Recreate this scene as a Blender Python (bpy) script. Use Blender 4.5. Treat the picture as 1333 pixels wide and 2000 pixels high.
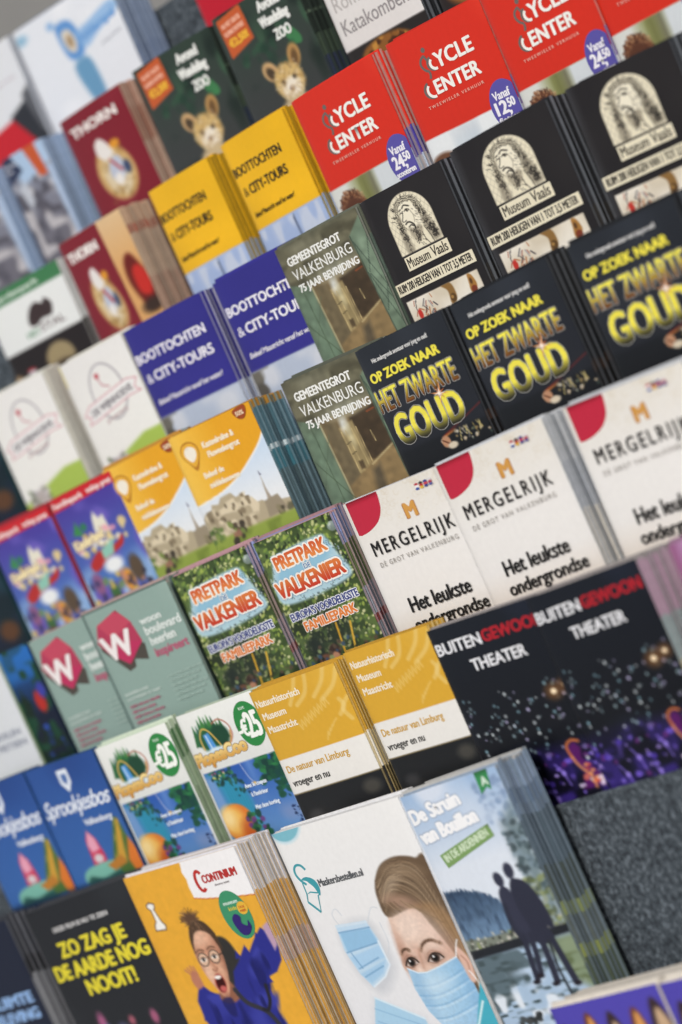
import bpy, bmesh, math, random
import numpy as np
from mathutils import Matrix, Vector, Euler

random.seed(4)
S = bpy.context.scene
for o in list(bpy.data.objects):
    bpy.data.objects.remove(o)

# ------------------------------------------------------------------ frame of the rack
TILT = math.radians(20)                       # the leaflets lean back
EX = Vector((1, 0, 0))
UP = Vector((0, math.sin(TILT), math.cos(TILT)))
NO = Vector((0, -math.cos(TILT), math.sin(TILT)))   # towards the viewer
ORI = Vector((0, 0, 1.55))                    # eye height
BAS = Matrix((EX, -NO, UP)).transposed()      # local x, y (into the rack), z


def rk(x, v, n):
    return ORI + EX * x + UP * v + NO * n


# ------------------------------------------------------------------ camera, sky, sun
cam = bpy.data.cameras.new('camera')
cam.sensor_fit = 'VERTICAL'
cam.sensor_height = 36
cam.sensor_width = 24
cam.lens = 114.455
cam.shift_x = -1.24008
cam.shift_y = -.04141        # shift lens: the plane of focus runs along the rack
cam.clip_start = .05
cam.clip_end = 200
cam.dof.use_dof = True
cam.dof.focus_distance = 1.9
cam.dof.aperture_fstop = 4.2
cam.dof.aperture_blades = 9
cam_o = bpy.data.objects.new('camera', cam)
S.collection.objects.link(cam_o)
RC = ((0.7433497974104386, 0.22064714205112393, 0.6314633143695136),
      (-0.36674062025545445, 0.9239298338854085, 0.10888057453524966),
      (-0.5594036075540669, -0.3125196006031504, 0.767723324573601))
axes = [EX * RC[0][k] + UP * RC[1][k] + NO * RC[2][k] for k in range(3)]
cam_o.matrix_world = Matrix.Translation(ORI) @ Matrix(axes).transposed().to_4x4()
S.camera = cam_o

w = bpy.data.worlds.new('World')
S.world = w
w.use_nodes = True
nt = w.node_tree
sky = nt.nodes.new('ShaderNodeTexSky')
sky.sky_type = 'NISHITA'
sky.sun_disc = False
SUN_EL, SUN_AZ = math.radians(46), math.radians(138)
sky.sun_elevation = SUN_EL
sky.sun_rotation = SUN_AZ
sky.air_density = 1.0
sky.dust_density = 4.0
sky.ozone_density = 1.0
bgn = nt.nodes['Background']
bgn.inputs['Strength'].default_value = .095
hsv = nt.nodes.new('ShaderNodeHueSaturation')      # thin overcast: less blue
hsv.inputs['Saturation'].default_value = .38
nt.links.new(sky.outputs[0], hsv.inputs['Color'])
nt.links.new(hsv.outputs[0], bgn.inputs[0])
sun = bpy.data.lights.new('sun', 'SUN')
sun.energy = 1.5
sun.angle = math.radians(22)
sun.color = (1, .95, .88)
sun_o = bpy.data.objects.new('sun', sun)
S.collection.objects.link(sun_o)
dirv = Vector((math.sin(SUN_AZ) * math.cos(SUN_EL), math.cos(SUN_AZ) * math.cos(SUN_EL), math.sin(SUN_EL)))
sun_o.rotation_euler = dirv.to_track_quat('Z', 'Y').to_euler()
S.view_settings.view_transform = 'Standard'
S.view_settings.look = 'None'
S.view_settings.gamma = 1
S.view_settings.exposure = 0.14
S.view_settings.use_curve_mapping = False
S.cycles.use_denoising = True


# ------------------------------------------------------------------ materials
def newmat(name):
    m = bpy.data.materials.new(name)
    m.use_nodes = True
    return m, m.node_tree, m.node_tree.nodes['Principled BSDF']


def ink_mat(name, rough, coat, grain, spec=.5):
    """Printed paper: the ink colour sits in the colour attribute, fine paper grain from noise."""
    m, t, b = newmat(name)
    a = t.nodes.new('ShaderNodeAttribute')
    a.attribute_name = 'ink'
    tc = t.nodes.new('ShaderNodeTexCoord')
    n = t.nodes.new('ShaderNodeTexNoise')
    n.inputs['Scale'].default_value = 260
    n.inputs['Detail'].default_value = 3
    t.links.new(tc.outputs['Object'], n.inputs['Vector'])
    mr = t.nodes.new('ShaderNodeMapRange')
    mr.inputs['To Min'].default_value = 1 - grain
    mr.inputs['To Max'].default_value = 1 + grain
    t.links.new(n.outputs['Fac'], mr.inputs['Value'])
    mx = t.nodes.new('ShaderNodeVectorMath')
    mx.operation = 'SCALE'
    t.links.new(a.outputs['Color'], mx.inputs[0])
    t.links.new(mr.outputs[0], mx.inputs['Scale'])
    t.links.new(mx.outputs[0], b.inputs['Base Color'])
    b.inputs['Roughness'].default_value = rough
    b.inputs['Specular IOR Level'].default_value = spec
    b.inputs['Coat Weight'].default_value = coat
    b.inputs['Coat Roughness'].default_value = .2
    n2 = t.nodes.new('ShaderNodeTexNoise')
    n2.inputs['Scale'].default_value = 28
    n2.inputs['Detail'].default_value = 2
    t.links.new(tc.outputs['Object'], n2.inputs['Vector'])
    bp = t.nodes.new('ShaderNodeBump')
    bp.inputs['Strength'].default_value = .05
    bp.inputs['Distance'].default_value = .004
    t.links.new(n2.outputs['Fac'], bp.inputs['Height'])
    t.links.new(bp.outputs[0], b.inputs['Normal'])
    if coat:
        t.links.new(bp.outputs[0], b.inputs['Coat Normal'])
    return m


M_GLOSS = ink_mat('glossy_print', .34, .03, .05, .17)
M_MATT = ink_mat('matt_print', .55, 0, .06, .15)
M_EDGE = ink_mat('paper_edge', .6, 0, .16, .3)


def felt_mat():
    m, t, b = newmat('grey_felt')
    tc = t.nodes.new('ShaderNodeTexCoord')
    n = t.nodes.new('ShaderNodeTexNoise')
    n.inputs['Scale'].default_value = 700
    n.inputs['Detail'].default_value = 5
    n.inputs['Roughness'].default_value = .7
    n2 = t.nodes.new('ShaderNodeTexNoise')
    n2.inputs["Scale"].default_value = 290
    n2.inputs['Detail'].default_value = 4
    t.links.new(tc.outputs['Object'], n.inputs['Vector'])
    t.links.new(tc.outputs['Object'], n2.inputs['Vector'])
    ad = t.nodes.new('ShaderNodeMath')
    ad.operation = 'MULTIPLY_ADD'
    ad.inputs[1].default_value = .55
    t.links.new(n2.outputs['Fac'], ad.inputs[0])
    mu = t.nodes.new('ShaderNodeMath')
    mu.operation = 'MULTIPLY'
    mu.inputs[1].default_value = .45
    t.links.new(n.outputs['Fac'], mu.inputs[0])
    t.links.new(mu.outputs[0], ad.inputs[2])
    cr = t.nodes.new('ShaderNodeValToRGB')
    e = cr.color_ramp.elements
    e[0].position = .36
    e[0].color = (.022, .027, .034, 1)
    e[1].position = .66
    e[1].color = (.19, .225, .26, 1)
    k = e.new(.5)
    k.color = (.062, .076, .09, 1)
    t.links.new(ad.outputs[0], cr.inputs[0])
    t.links.new(cr.outputs[0], b.inputs['Base Color'])
    b.inputs['Roughness'].default_value = .95
    b.inputs['Specular IOR Level'].default_value = .15
    bp = t.nodes.new('ShaderNodeBump')
    bp.inputs['Strength'].default_value = .7
    bp.inputs['Distance'].default_value = .002
    t.links.new(ad.outputs[0], bp.inputs['Height'])
    t.links.new(bp.outputs[0], b.inputs['Normal'])
    return m


def plain_mat(name, c0, c1, scale, rough=.8):
    m, t, b = newmat(name)
    tc = t.nodes.new('ShaderNodeTexCoord')
    n = t.nodes.new('ShaderNodeTexNoise')
    n.inputs['Scale'].default_value = scale
    n.inputs['Detail'].default_value = 6
    t.links.new(tc.outputs['Object'], n.inputs['Vector'])
    cr = t.nodes.new('ShaderNodeValToRGB')
    cr.color_ramp.elements[0].position = .3
    cr.color_ramp.elements[0].color = (*c0, 1)
    cr.color_ramp.elements[1].position = .7
    cr.color_ramp.elements[1].color = (*c1, 1)
    t.links.new(n.outputs['Fac'], cr.inputs[0])
    t.links.new(cr.outputs[0], b.inputs['Base Color'])
    b.inputs['Roughness'].default_value = rough
    return m


M_FELT = felt_mat()
M_WALL = plain_mat('grey_render', (.26, .26, .255), (.32, .315, .305), 6)
M_PAVE = plain_mat('stone_paving', (.22, .21, .2), (.32, .31, .29), 9)


# ------------------------------------------------------------------ small helpers
def link(name, me, mats, parent=None):
    o = bpy.data.objects.new(name, me)
    S.collection.objects.link(o)
    for m in mats:
        me.materials.append(m)
    if parent:
        o.parent = parent
    return o


def np_mesh(name, V, F, ink=None, smooth=False):
    me = bpy.data.meshes.new(name)
    me.from_pydata(V.tolist() if hasattr(V, 'tolist') else V, [], F)
    if ink is not None:
        at = me.color_attributes.new('ink', 'FLOAT_COLOR', 'POINT')
        buf = np.ones((len(ink), 4), np.float32)
        buf[:, :3] = ink
        at.data.foreach_set('color', buf.ravel())
    if smooth:
        me.polygons.foreach_set('use_smooth', [True] * len(me.polygons))
    me.update()
    return me


def box_bm(bm, x0, x1, y0, y1, z0, z1, bev=0):
    r = bmesh.ops.create_cube(bm, size=1)
    bmesh.ops.scale(bm, vec=(x1 - x0, y1 - y0, z1 - z0), verts=r['verts'])
    bmesh.ops.translate(bm, vec=((x0 + x1) / 2, (y0 + y1) / 2, (z0 + z1) / 2), verts=r['verts'])
    if bev:
        ed = list({e for v in r['verts'] for e in v.link_edges})
        bmesh.ops.bevel(bm, geom=ed, offset=bev, segments=3, affect='EDGES', profile=.6)


def hx(s):
    if not isinstance(s, str):
        return np.asarray(s, float)
    s = s.lstrip('#')
    return np.array([int(s[i:i + 2], 16) / 255 for i in (0, 2, 4)])


def lin(c):
    c = np.clip(np.asarray(c, float), 0, 1)
    return np.where(c <= .04045, c / 12.92, ((c + .055) / 1.055) ** 2.4)


def spl(pts, n=5, closed=True):
    """smooth curve through points"""
    P = [np.array(p, float) for p in pts]
    L = len(P)
    out = []
    for i in range(L if closed else L - 1):
        if closed:
            a, b, c, d = P[i - 1], P[i], P[(i + 1) % L], P[(i + 2) % L]
        else:
            a, b, c, d = P[max(i - 1, 0)], P[i], P[i + 1], P[min(i + 2, L - 1)]
        for k in range(n):
            t = k / n
            out.append(tuple(.5 * (2 * b + (c - a) * t + (2 * a - 5 * b + 4 * c - d) * t * t + (3 * b - a - 3 * c + d) * t ** 3)))
    if not closed:
        out.append(tuple(P[-1]))
    return out


# ------------------------------------------------------------------ lettering
_tc = {}


def glyphs(s, sp=1.0):
    k = (s, sp)
    if k not in _tc:
        cu = bpy.data.curves.new('lettering', 'FONT')
        cu.body = s
        cu.resolution_u = 3
        cu.space_character = sp
        cu.fill_mode = 'FRONT'
        o = bpy.data.objects.new('lettering', cu)
        S.collection.objects.link(o)
        dg = bpy.context.evaluated_depsgraph_get()
        me = o.evaluated_get(dg).to_mesh()
        V = np.array([v.co[:2] for v in me.vertices], float).reshape(-1, 2)
        F = [tuple(p.vertices) for p in me.polygons]
        o.evaluated_get(dg).to_mesh_clear()
        bpy.data.objects.remove(o)
        bpy.data.curves.remove(cu)
        _tc[k] = (V, F)
    V, F = _tc[k]
    return V.copy(), F


def cut_rows(V, F, ys):
    bm = bmesh.new()
    vs = [bm.verts.new((p[0], p[1], 0)) for p in V]
    for f in F:
        try:
            bm.faces.new([vs[i] for i in f])
        except ValueError:
            pass
    for k in ys:
        bmesh.ops.bisect_plane(bm, geom=bm.verts[:] + bm.edges[:] + bm.faces[:], plane_co=(0, k, 0), plane_no=(0, 1, 0))
    bm.verts.index_update()
    V = np.array([v.co[:2] for v in bm.verts])
    F = [tuple(v.index for v in f.verts) for f in bm.faces]
    bm.free()
    return V, F


_hv = glyphs('H')[0]
CAP = _hv[:, 1].max() - _hv[:, 1].min()


# ------------------------------------------------------------------ picture painting on a fine vertex grid
class Canvas:
    def __init__(s, x0, y0, x1, y1, res, bg):
        nx, ny = max(2, int(round((x1 - x0) / res)) + 1), max(2, int(round((y1 - y0) / res)) + 1)
        s.X, s.Y = np.meshgrid(np.linspace(x0, x1, nx), np.linspace(y0, y1, ny))
        s.C = np.ones(s.X.shape + (3,)) * hx(bg)
        s.clip = None
        s.res = res

    def mix(s, a, col):
        if s.clip is not None:
            a = a * s.clip
        a = np.clip(a, 0, 1)[..., None]
        s.C = s.C * (1 - a) + hx(col) * a

    def ellm(s, cx, cy, rx, ry, soft=None, rot=0):
        soft = soft or s.res * 1.2
        c, n = math.cos(math.radians(rot)), math.sin(math.radians(rot))
        u = (s.X - cx) * c + (s.Y - cy) * n
        v = -(s.X - cx) * n + (s.Y - cy) * c
        d = (np.sqrt((u / rx) ** 2 + (v / ry) ** 2) - 1) * min(rx, ry)
        return np.clip(.5 - d / soft, 0, 1)

    def ell(s, cx, cy, rx, ry, col, soft=None, rot=0, al=1):
        s.mix(s.ellm(cx, cy, rx, ry, soft, rot) * al, col)

    def polym(s, pts, soft=None):
        soft = soft or s.res * 1.2
        P = np.array(pts, float)
        ins = np.zeros(s.X.shape, bool)
        dist = np.full(s.X.shape, 1e9)
        for i in range(len(P)):
            a, b = P[i - 1], P[i]
            if a[1] != b[1]:
                cr = ((a[1] > s.Y) != (b[1] > s.Y)) & (s.X < (b[0] - a[0]) * (s.Y - a[1]) / (b[1] - a[1]) + a[0])
                ins ^= cr
            dist = np.minimum(dist, s.segd(a, b))
        return np.clip(.5 + np.where(ins, dist, -dist) / soft, 0, 1)

    def segd(s, a, b):
        dx, dy = b[0] - a[0], b[1] - a[1]
        L = dx * dx + dy * dy + 1e-12
        t = np.clip(((s.X - a[0]) * dx + (s.Y - a[1]) * dy) / L, 0, 1)
        return np.hypot(s.X - a[0] - t * dx, s.Y - a[1] - t * dy)

    def poly(s, pts, col, soft=None, al=1, smooth=False):
        s.mix(s.polym(spl(pts) if smooth else pts, soft) * al, col)

    def line(s, pts, wd, col, soft=None, al=1, smooth=False):
        soft = soft or s.res
        if smooth:
            pts = spl(pts, 5, False)
        d = np.full(s.X.shape, 1e9)
        for a, b in zip(pts[:-1], pts[1:]):
            d = np.minimum(d, s.segd(a, b))
        s.mix(np.clip(.5 + (wd / 2 - d) / soft, 0, 1) * al, col)

    def rect(s, x0, y0, x1, y1, col, soft=None, al=1):
        s.poly([(x0, y0), (x1, y0), (x1, y1), (x0, y1)], col, soft, al)

    def grad(s, c0, c1, y0, y1, x0=None, x1=None, al=1):
        t = np.clip((s.Y - y0) / (y1 - y0), 0, 1) if x0 is None else np.clip((s.X - x0) / (x1 - x0), 0, 1)
        col = hx(c0) * (1 - t[..., None]) + hx(c1) * t[..., None]
        s.mix(np.ones(s.X.shape) * al, col)

    def nz(s, scale, seed, sx=1, sy=1):
        r = np.random.RandomState(seed)
        g = r.rand(64, 64)
        x, y = s.X / scale * sx + 7, s.Y / scale * sy + 7
        xi, yi = np.floor(x).astype(int), np.floor(y).astype(int)
        fx, fy = x - xi, y - yi
        fx, fy = fx * fx * (3 - 2 * fx), fy * fy * (3 - 2 * fy)
        G = lambda a, b: g[a % 64, b % 64]
        return (G(yi, xi) * (1 - fx) + G(yi, xi + 1) * fx) * (1 - fy) + (G(yi + 1, xi) * (1 - fx) + G(yi + 1, xi + 1) * fx) * fy

    def noise(s, amp, scale, seed, sx=1, sy=1, m=1):
        n = (s.nz(scale, seed, sx, sy) - .5) * 2 * amp
        if s.clip is not None:
            n = n * s.clip
        s.C = np.clip(s.C * (1 + (n * m)[..., None]), 0, 1)

    def tint(s, col, scale, seed, thr=.5, soft=.15, sx=1, sy=1, m=1):
        s.mix(np.clip((s.nz(scale, seed, sx, sy) - thr) / soft, 0, 1) * m, col)

    def blobs(s, n, x0, y0, x1, y1, r0, r1, cols, seed, soft=None, al=.9, asp=1):
        r = random.Random(seed)
        for _ in range(n):
            rr = r.uniform(r0, r1)
            s.ell(r.uniform(x0, x1), r.uniform(y0, y1), rr, rr * r.uniform(.6, 1.5) * asp, r.choice(cols), soft, r.uniform(0, 90), al)


class Design:
    """A printed cover in millimetres, x to the right and y down from its top edge."""
    EPS = .04

    def __init__(s, W, bg, H=210, vis=128, res=1.2, low=None, edge=None, paper='#dcdad4', back=None, gloss=True):
        s.W, s.H = W, H
        s.els = []
        s.layer = 0
        s.cv = Canvas(0, 0, W, vis, res, bg)
        s.vis, s.low = vis, low
        s.edge = edge or [(0, bg)]
        s.paper, s.back, s.gloss = paper, back, gloss
        s.fin = False

    def done(s):
        cv = s.cv
        ny, nx = cv.X.shape
        V = np.stack([cv.X.ravel(), cv.Y.ravel()], 1)
        F = [(j * nx + i, (j + 1) * nx + i, (j + 1) * nx + i + 1, j * nx + i + 1) for j in range(ny - 1) for i in range(nx - 1)]
        s.els.insert(0, ('cover', V, F, lin(cv.C.reshape(-1, 3)), 0))
        if s.vis < s.H:
            xs = np.linspace(0, s.W, 25)
            V = np.array([(x, y) for y in (s.vis, s.H) for x in xs])
            F = [(i, 25 + i, 26 + i, i + 1) for i in range(24)]
            col = np.ones((50, 3)) * lin(hx(s.low)) if s.low else np.tile(lin(cv.C[-1][np.linspace(0, nx - 1, 25).astype(int)]), (2, 1))
            s.els.insert(0, ('cover', V, F, col, 0))
        return s

    def add(s, V, F, col, part='cover', dz=0):
        c = col(V[:, 0], V[:, 1]) if callable(col) else np.ones((len(V), 3)) * hx(col)
        s.els.append((part, V, F, lin(c), s.layer * s.EPS + dz))

    def text(s, t, x, y, w_, h, col, bold=0, shear=0, outline=(), sp=1.0, part='cover', rot=0, arc=0, xmax=None):
        """baseline y, cap height h, fitted to width w_"""
        V, F = glyphs(t, sp)
        if len(V) == 0:
            return
        V[:, 0] -= V[:, 0].min()
        sy = h / CAP
        sx = w_ / max(V[:, 0].max(), 1e-6) if w_ else sy
        V = V * (sx, -sy)
        V[:, 0] -= V[:, 1] * shear
        if rot:
            c, n = math.cos(math.radians(rot)), math.sin(math.radians(rot))
            V = np.stack([V[:, 0] * c + V[:, 1] * n, -V[:, 0] * n + V[:, 1] * c], 1)
        V = V + (x, y)
        if xmax:
            V[:, 0] = np.minimum(V[:, 0], xmax)
        if callable(col):
            V, F = cut_rows(V, F, np.linspace(y - h, y, 9)[1:-1])
        for r, oc in outline:
            s.layer += 1
            for k in range(10):
                a = k * math.pi / 5
                s.add(V + (math.cos(a) * r, math.sin(a) * r), F, oc, part, k * .003)
        s.layer += 1
        s.add(V, F, col, part)
        if bold:
            for k in range(8):
                a = k * math.pi / 4
                s.add(V + (math.cos(a) * bold, math.sin(a) * bold * .7), F, col, part, .003 * (k + 1))

    def poly(s, pts, col, part='cover', smooth=False, xmax=None, grid=5):
        pts = spl(pts) if smooth else pts
        bm = bmesh.new()
        vs = [bm.verts.new((min(p[0], xmax) if xmax else p[0], p[1], 0)) for p in pts]
        bmesh.ops.remove_doubles(bm, verts=vs, dist=1e-4)
        vs = [v for v in vs if v.is_valid]
        bm.faces.new(vs)
        for ax in (0, 1):
            lo, hi = min(p[ax] for p in pts), max(p[ax] for p in pts)
            k = math.ceil(lo / grid) * grid
            while k < hi:
                no = [0, 0, 0]
                no[ax] = 1
                co = [0, 0, 0]
                co[ax] = k
                bmesh.ops.bisect_plane(bm, geom=bm.verts[:] + bm.edges[:] + bm.faces[:], plane_co=co, plane_no=no)
                k += grid
        bmesh.ops.triangulate(bm, faces=bm.faces[:])
        bm.verts.index_update()
        V = np.array([v.co[:2] for v in bm.verts])
        F = [tuple(v.index for v in f.verts) for f in bm.faces]
        bm.free()
        s.layer += 1
        s.add(V, F, col, part)

    def ell(s, cx, cy, rx, ry, col, part='cover', n=40, xmax=None, rot=0):
        c, q = math.cos(math.radians(rot)), math.sin(math.radians(rot))
        pts = []
        for k in range(n):
            a = 2 * math.pi * k / n
            u, v = rx * math.cos(a), ry * math.sin(a)
            pts.append((cx + u * c - v * q, cy + u * q + v * c))
        s.poly(pts, col, part, xmax=xmax)

    def rect(s, x0, y0, x1, y1, col, part='cover'):
        s.poly([(x0, y0), (x1, y0), (x1, y1), (x0, y1)], col, part)

    def stroke(s, pts, wd, col, part='cover', smooth=True):
        if smooth:
            pts = spl(pts, 5, False)
        P = np.array(pts, float)
        T = np.gradient(P, axis=0)
        T /= np.linalg.norm(T, axis=1)[:, None] + 1e-9
        Nn = np.stack([-T[:, 1], T[:, 0]], 1) * wd / 2
        V = np.concatenate([P + Nn, P - Nn])
        n = len(P)
        s.layer += 1
        s.add(V, [(i, i + 1, n + i + 1, n + i) for i in range(n - 1)], col, part)


def vgrad(c0, c1, y0, y1):
    a, b = hx(c0), hx(c1)
    return lambda x, y: a + (b - a) * np.clip((y - y0) / (y1 - y0), 0, 1)[:, None]


# ------------------------------------------------------------------ the printed covers
DES = {}


def design(f):
    DES[f.__name__[2:]] = f
    return f


def cycle(kind):
    d = Design(108, '#d4301f', vis=132, res=1.0, edge=[(0, '#cf2c1e'), (80, '#4a3f9c'), (110, '#b9c6d6')], paper='#c9b9b4')
    cv = d.cv
    cv.tint('#dd3e2b', 60, 3, .5, .5)
    yb = 99 if kind != 1 else 103
    cv.clip = cv.polym([(-1, yb), (109, yb), (109, 140), (-1, 140)])
    cv.grad('#d7dce0', '#b8c8d6', yb, 130)
    if kind == 1:
        cv.tint('#e8ecee', 18, 5, .45, .3)
        cv.ell(14, 134, 17, 14, '#6e4a35', 4)
    else:
        cv.grad('#d9dbd6', '#8b8f58', 0, 0, 22, 40)
        cv.rect(40, 90, 48, 140, '#77794b', 8)
        cv.rect(50, 90, 58, 140, '#6f6c60', 9, .8)
        cv.rect(58, 90, 120, 140, '#d3d9dd', 7)
        cv.ell(22, 124, 15, 17, '#6b4630', 5)
        for k in range(150):
            r = random.Random(k)
            a = r.uniform(-3.0, .2)
            q = r.uniform(6, 16)
            x, y = 22 + q * math.cos(a), 124 + q * 1.1 * math.sin(a)
            t = a + r.uniform(-1.3, 1.3)
            cv.line([(x, y), (x + 3 * math.cos(t), y + 3.4 * math.sin(t))], 1.1, r.choice(['#6b3d28', '#8a5a3c', '#b98a62', '#3e2219', '#c9a076', '#4d2f22']), 1, .75)
        cv.ell(22, 128, 13, 13, '#5a3626', 4)
    cv.clip = None
    W = 'f2efe9'
    G = '#6c6560'
    # rider
    d.ell(36.5, 21.5, 2.3, 2.6, G, 'emblem')
    d.stroke([(35.5, 26.5), (31, 29), (29, 33), (29.5, 37), (32, 41), (34.5, 43), (34.5, 47), (33, 50)], 2.4, G, 'emblem')
    d.stroke([(35, 27), (36.3, 31), (38.4, 34.2)], 2.2, G, 'emblem')
    for x, y, r in ((42.5, 37, 6.8), (30.5, 60, 8)):
        arc = [(x - r * math.cos(a), y - r * math.sin(a)) for a in np.linspace(-1.55, 1.25, 12)]
        d.stroke(arc, 2.2, G, 'emblem')
        arc = [(x + 1.6 - r * .8 * math.cos(a), y + .6 - r * .85 * math.sin(a)) for a in np.linspace(-1.7, .9, 12)]
        d.stroke(arc, 2.7, W, 'emblem')
    d.text('YCLE', 45, 43.5, 41, 14.5, W, .75, .0, sp=1.05)
    d.text('ENTER', 35, 66.5, 49.5, 13.5, W, .75, .0, sp=1.05)
    d.text('TWEEWIELER VERHUUR', 20, 77, 63, 3.0, '#e9b7a8', .05, sp=1.5)
    BG = '#5b54a3'
    d.ell(96, 105, 16.5, 25.5, BG, 'badge', 60, 107.8)
    t = ('12', 'fietsen') if kind == 1 else ('24', 'scooteren')
    d.text('Vanaf', 85.5, 97.5, 17.5, 8, '#f1eff5', .3, part='badge', xmax=107.8)
    d.text(t[0], 84, 112, 11.5, 12.4, '#f1eff5', .75, part='badge', xmax=107.8)
    d.text(',', 96, 113.5, 2.2, 12, '#f1eff5', .5, part='badge', xmax=107.8)
    d.text('50', 97, 108, 7.2, 8.4, '#f1eff5', .45, part='badge', xmax=107.8)
    d.text(t[1], 83, 120.5, 22, 5.8, '#f1eff5', .3, part='badge', xmax=107.8)
    return d.done()


@design
def d_cycle_scooter(): return cycle(0)


@design
def d_cycle_bike(): return cycle(1)


@design
def d_vaals():
    d = Design(96, '#242122', vis=132, res=.7, edge=[(0, '#26272b'), (85, '#2c2c30'), (103, '#33302e')], paper='#7d838a', back='#1c1d20')
    cv = d.cv
    cv.grad('#38373a', '#242122', 0, 0, 2, 10)  # gloss of the curved spine, painted as a lighter grey strip
    cv.tint('#2b2828', 50, 8, .4, .5)
    CR = '#e8e0c6'
    dk = '#2a2622'
    arch = [(23, 63.4), (23, 36)] + [(47 - 24 * math.cos(a), 36 - 27 * math.sin(a)) for a in np.linspace(0, math.pi, 22)] + [(71, 36), (71, 63.4)]
    m = cv.polym(arch)
    cv.mix(m, CR)
    cv.clip = m
    for k in range(-10, 22):
        x = k * 5.2
        cv.line([(x, 5), (x + 40, 66)], .3, '#8a8474', .5, .6)
        cv.line([(x + 30, 5), (x - 12, 66)], .3, '#8a8474', .5, .6)
    r = random.Random(11)
    # spikes round the crown
    for k in range(46):
        a = r.uniform(-3.3, .35)
        R = r.uniform(13.5, 16)
        x, y = 47 + R * math.cos(a), 31 + R * 1.18 * math.sin(a)
        L = r.uniform(1.5, 4)
        cv.line([(x, y), (x + L * math.cos(a + .3), y + L * math.sin(a + .3))], .42, dk, .5)
    # hair mass right and left, soft grey under the curls
    cv.poly([(55, 20), (61, 26), (64, 36), (68, 50), (70, 60), (62, 62), (58, 50), (56, 36)], '#8d8574', 3, .75, True)
    cv.poly([(35, 24), (38, 30), (37, 40), (38, 52), (39, 63), (31, 63), (31, 48), (33, 34)], '#8d8574', 3, .75, True)
    # clean face
    cv.poly([(40, 20), (47, 16.5), (54, 21), (57, 30), (57, 42), (53, 50), (47, 53), (43, 47), (40, 40), (37.5, 33.5), (39, 27)], '#efe8d2', 1, 1, True)
    cv.poly([(49, 50), (57, 42), (60, 63), (40, 63), (43, 52)], CR, 2, 1)
    # curls
    for k in range(120):
        if k % 3:
            t = r.random()
            x, y = 58.5 + 8 * t + r.gauss(0, 1.6), 24 + 36 * t + r.gauss(0, 1.2)
        else:
            t = r.random()
            x, y = 34.5 + 1 * t + r.gauss(0, 1.5), 26 + 35 * t + r.gauss(0, 1.2)
        R = r.uniform(.8, 1.8)
        a0 = r.uniform(0, 6.3)
        cv.line([(x + R * math.cos(a0 + q), y + R * 1.2 * math.sin(a0 + q)) for q in np.linspace(0, r.uniform(2.5, 4.5), 6)], r.uniform(.35, .6), dk, .4)
    # plaited crown of thorns, light strands edged dark
    for k in range(24):
        a0 = r.uniform(-3.2, -.3)
        a1 = a0 + r.uniform(.6, 1.2)
        R0, R1 = r.uniform(11.5, 16), r.uniform(11.5, 16)
        pts = [(47.5 + (R0 + (R1 - R0) * t) * math.cos(a0 + (a1 - a0) * t), 31 + (R0 + (R1 - R0) * t) * 1.15 * math.sin(a0 + (a1 - a0) * t)) for t in np.linspace(0, 1, 5)]
        cv.line(pts, 1.5, dk, .5, .9, True)
        cv.line(pts, .7, CR, .5, 1, True)
    # beard
    cv.poly([(42, 41), (47, 44), (53, 42), (55, 47), (51, 55), (46, 57), (42, 50)], '#9a917e', 2.5, .8, True)
    for k in range(90):
        t = r.random()
        x, y = 48 + r.gauss(0, 2.8) * (1.1 - .5 * t), 43 + 13 * t
        cv.line([(x, y), (x + r.uniform(-1.2, .8), y + r.uniform(.8, 2))], .38, dk, .4, .9)
    cv.line([(40.5, 37.5), (43, 36.4), (46, 37.6), (48.5, 41), (48.6, 44.5)], 1.5, dk, .6, 1, True)
    cv.line([(43, 41), (45.5, 40), (47.5, 42)], 1.1, dk, .5, 1, True)
    # brow, eye, nose, cheek
    cv.line([(43, 22.5), (46, 20.6), (50.5, 23)], 1.3, dk, .5, 1, True)
    cv.line([(44, 26), (46.5, 24.4), (49.5, 26.2), (46.8, 27)], .8, dk, .5, 1, True)
    cv.ell(46.8, 25.6, 1.1, 1, dk)
    cv.line([(39, 23.8), (41, 23)], 1.1, dk)
    cv.line([(38.6, 26.8), (40.4, 25.8), (41.4, 27)], .9, dk, .5, 1, True)
    cv.line([(42.4, 25), (40.6, 30), (38.4, 33.6), (40.2, 35), (42.8, 34.2)], .8, dk, .5, 1, True)
    cv.line([(50, 27), (51.5, 33), (50, 39)], .5, '#6a6254', .8, .8, True)
    for k in range(26):
        x, y = r.uniform(51, 56), r.uniform(26, 42)
        cv.line([(x, y), (x + 1.6, y + 1.1)], .3, dk, .4, .6)
    cv.line([(53, 50), (54, 57), (57, 64)], .6, dk, .5, 1, True)
    cv.line([(57, 46), (60, 56), (61, 64)], .6, dk, .5, 1, True)
    for k in range(14):
        cv.ell(r.uniform(42, 54), r.uniform(56, 63), .4, .6, dk, .5)
    cv.clip = None
    cv.rect(7, 103.5, 88.5, 140, '#d8cdb8')
    cv.clip = cv.polym([(7, 103.5), (88.5, 103.5), (88.5, 140), (7, 140)])
    cv.tint('#efe9dc', 25, 2, .5, .4)
    for k in range(26):
        x, y = r.uniform(14, 36), r.uniform(104, 124)
        cv.line([(x, y), (x + r.uniform(-4, 4), y + r.uniform(2, 7))], r.uniform(.5, 1.3), r.choice(['#5c5a63', '#8f8f99', '#a04b33', '#b9784b', '#423d42']), .6)
    cv.ell(17, 119, 2.4, 5, '#c5352b', 1)
    cv.poly([(47, 102), (58, 104), (60, 116), (57, 122), (52, 122), (53, 110)], '#8d6a3a', 1.5, 1, True)
    cv.ell(56, 118, 3.2, 4.2, '#5e4424', 1)
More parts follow.
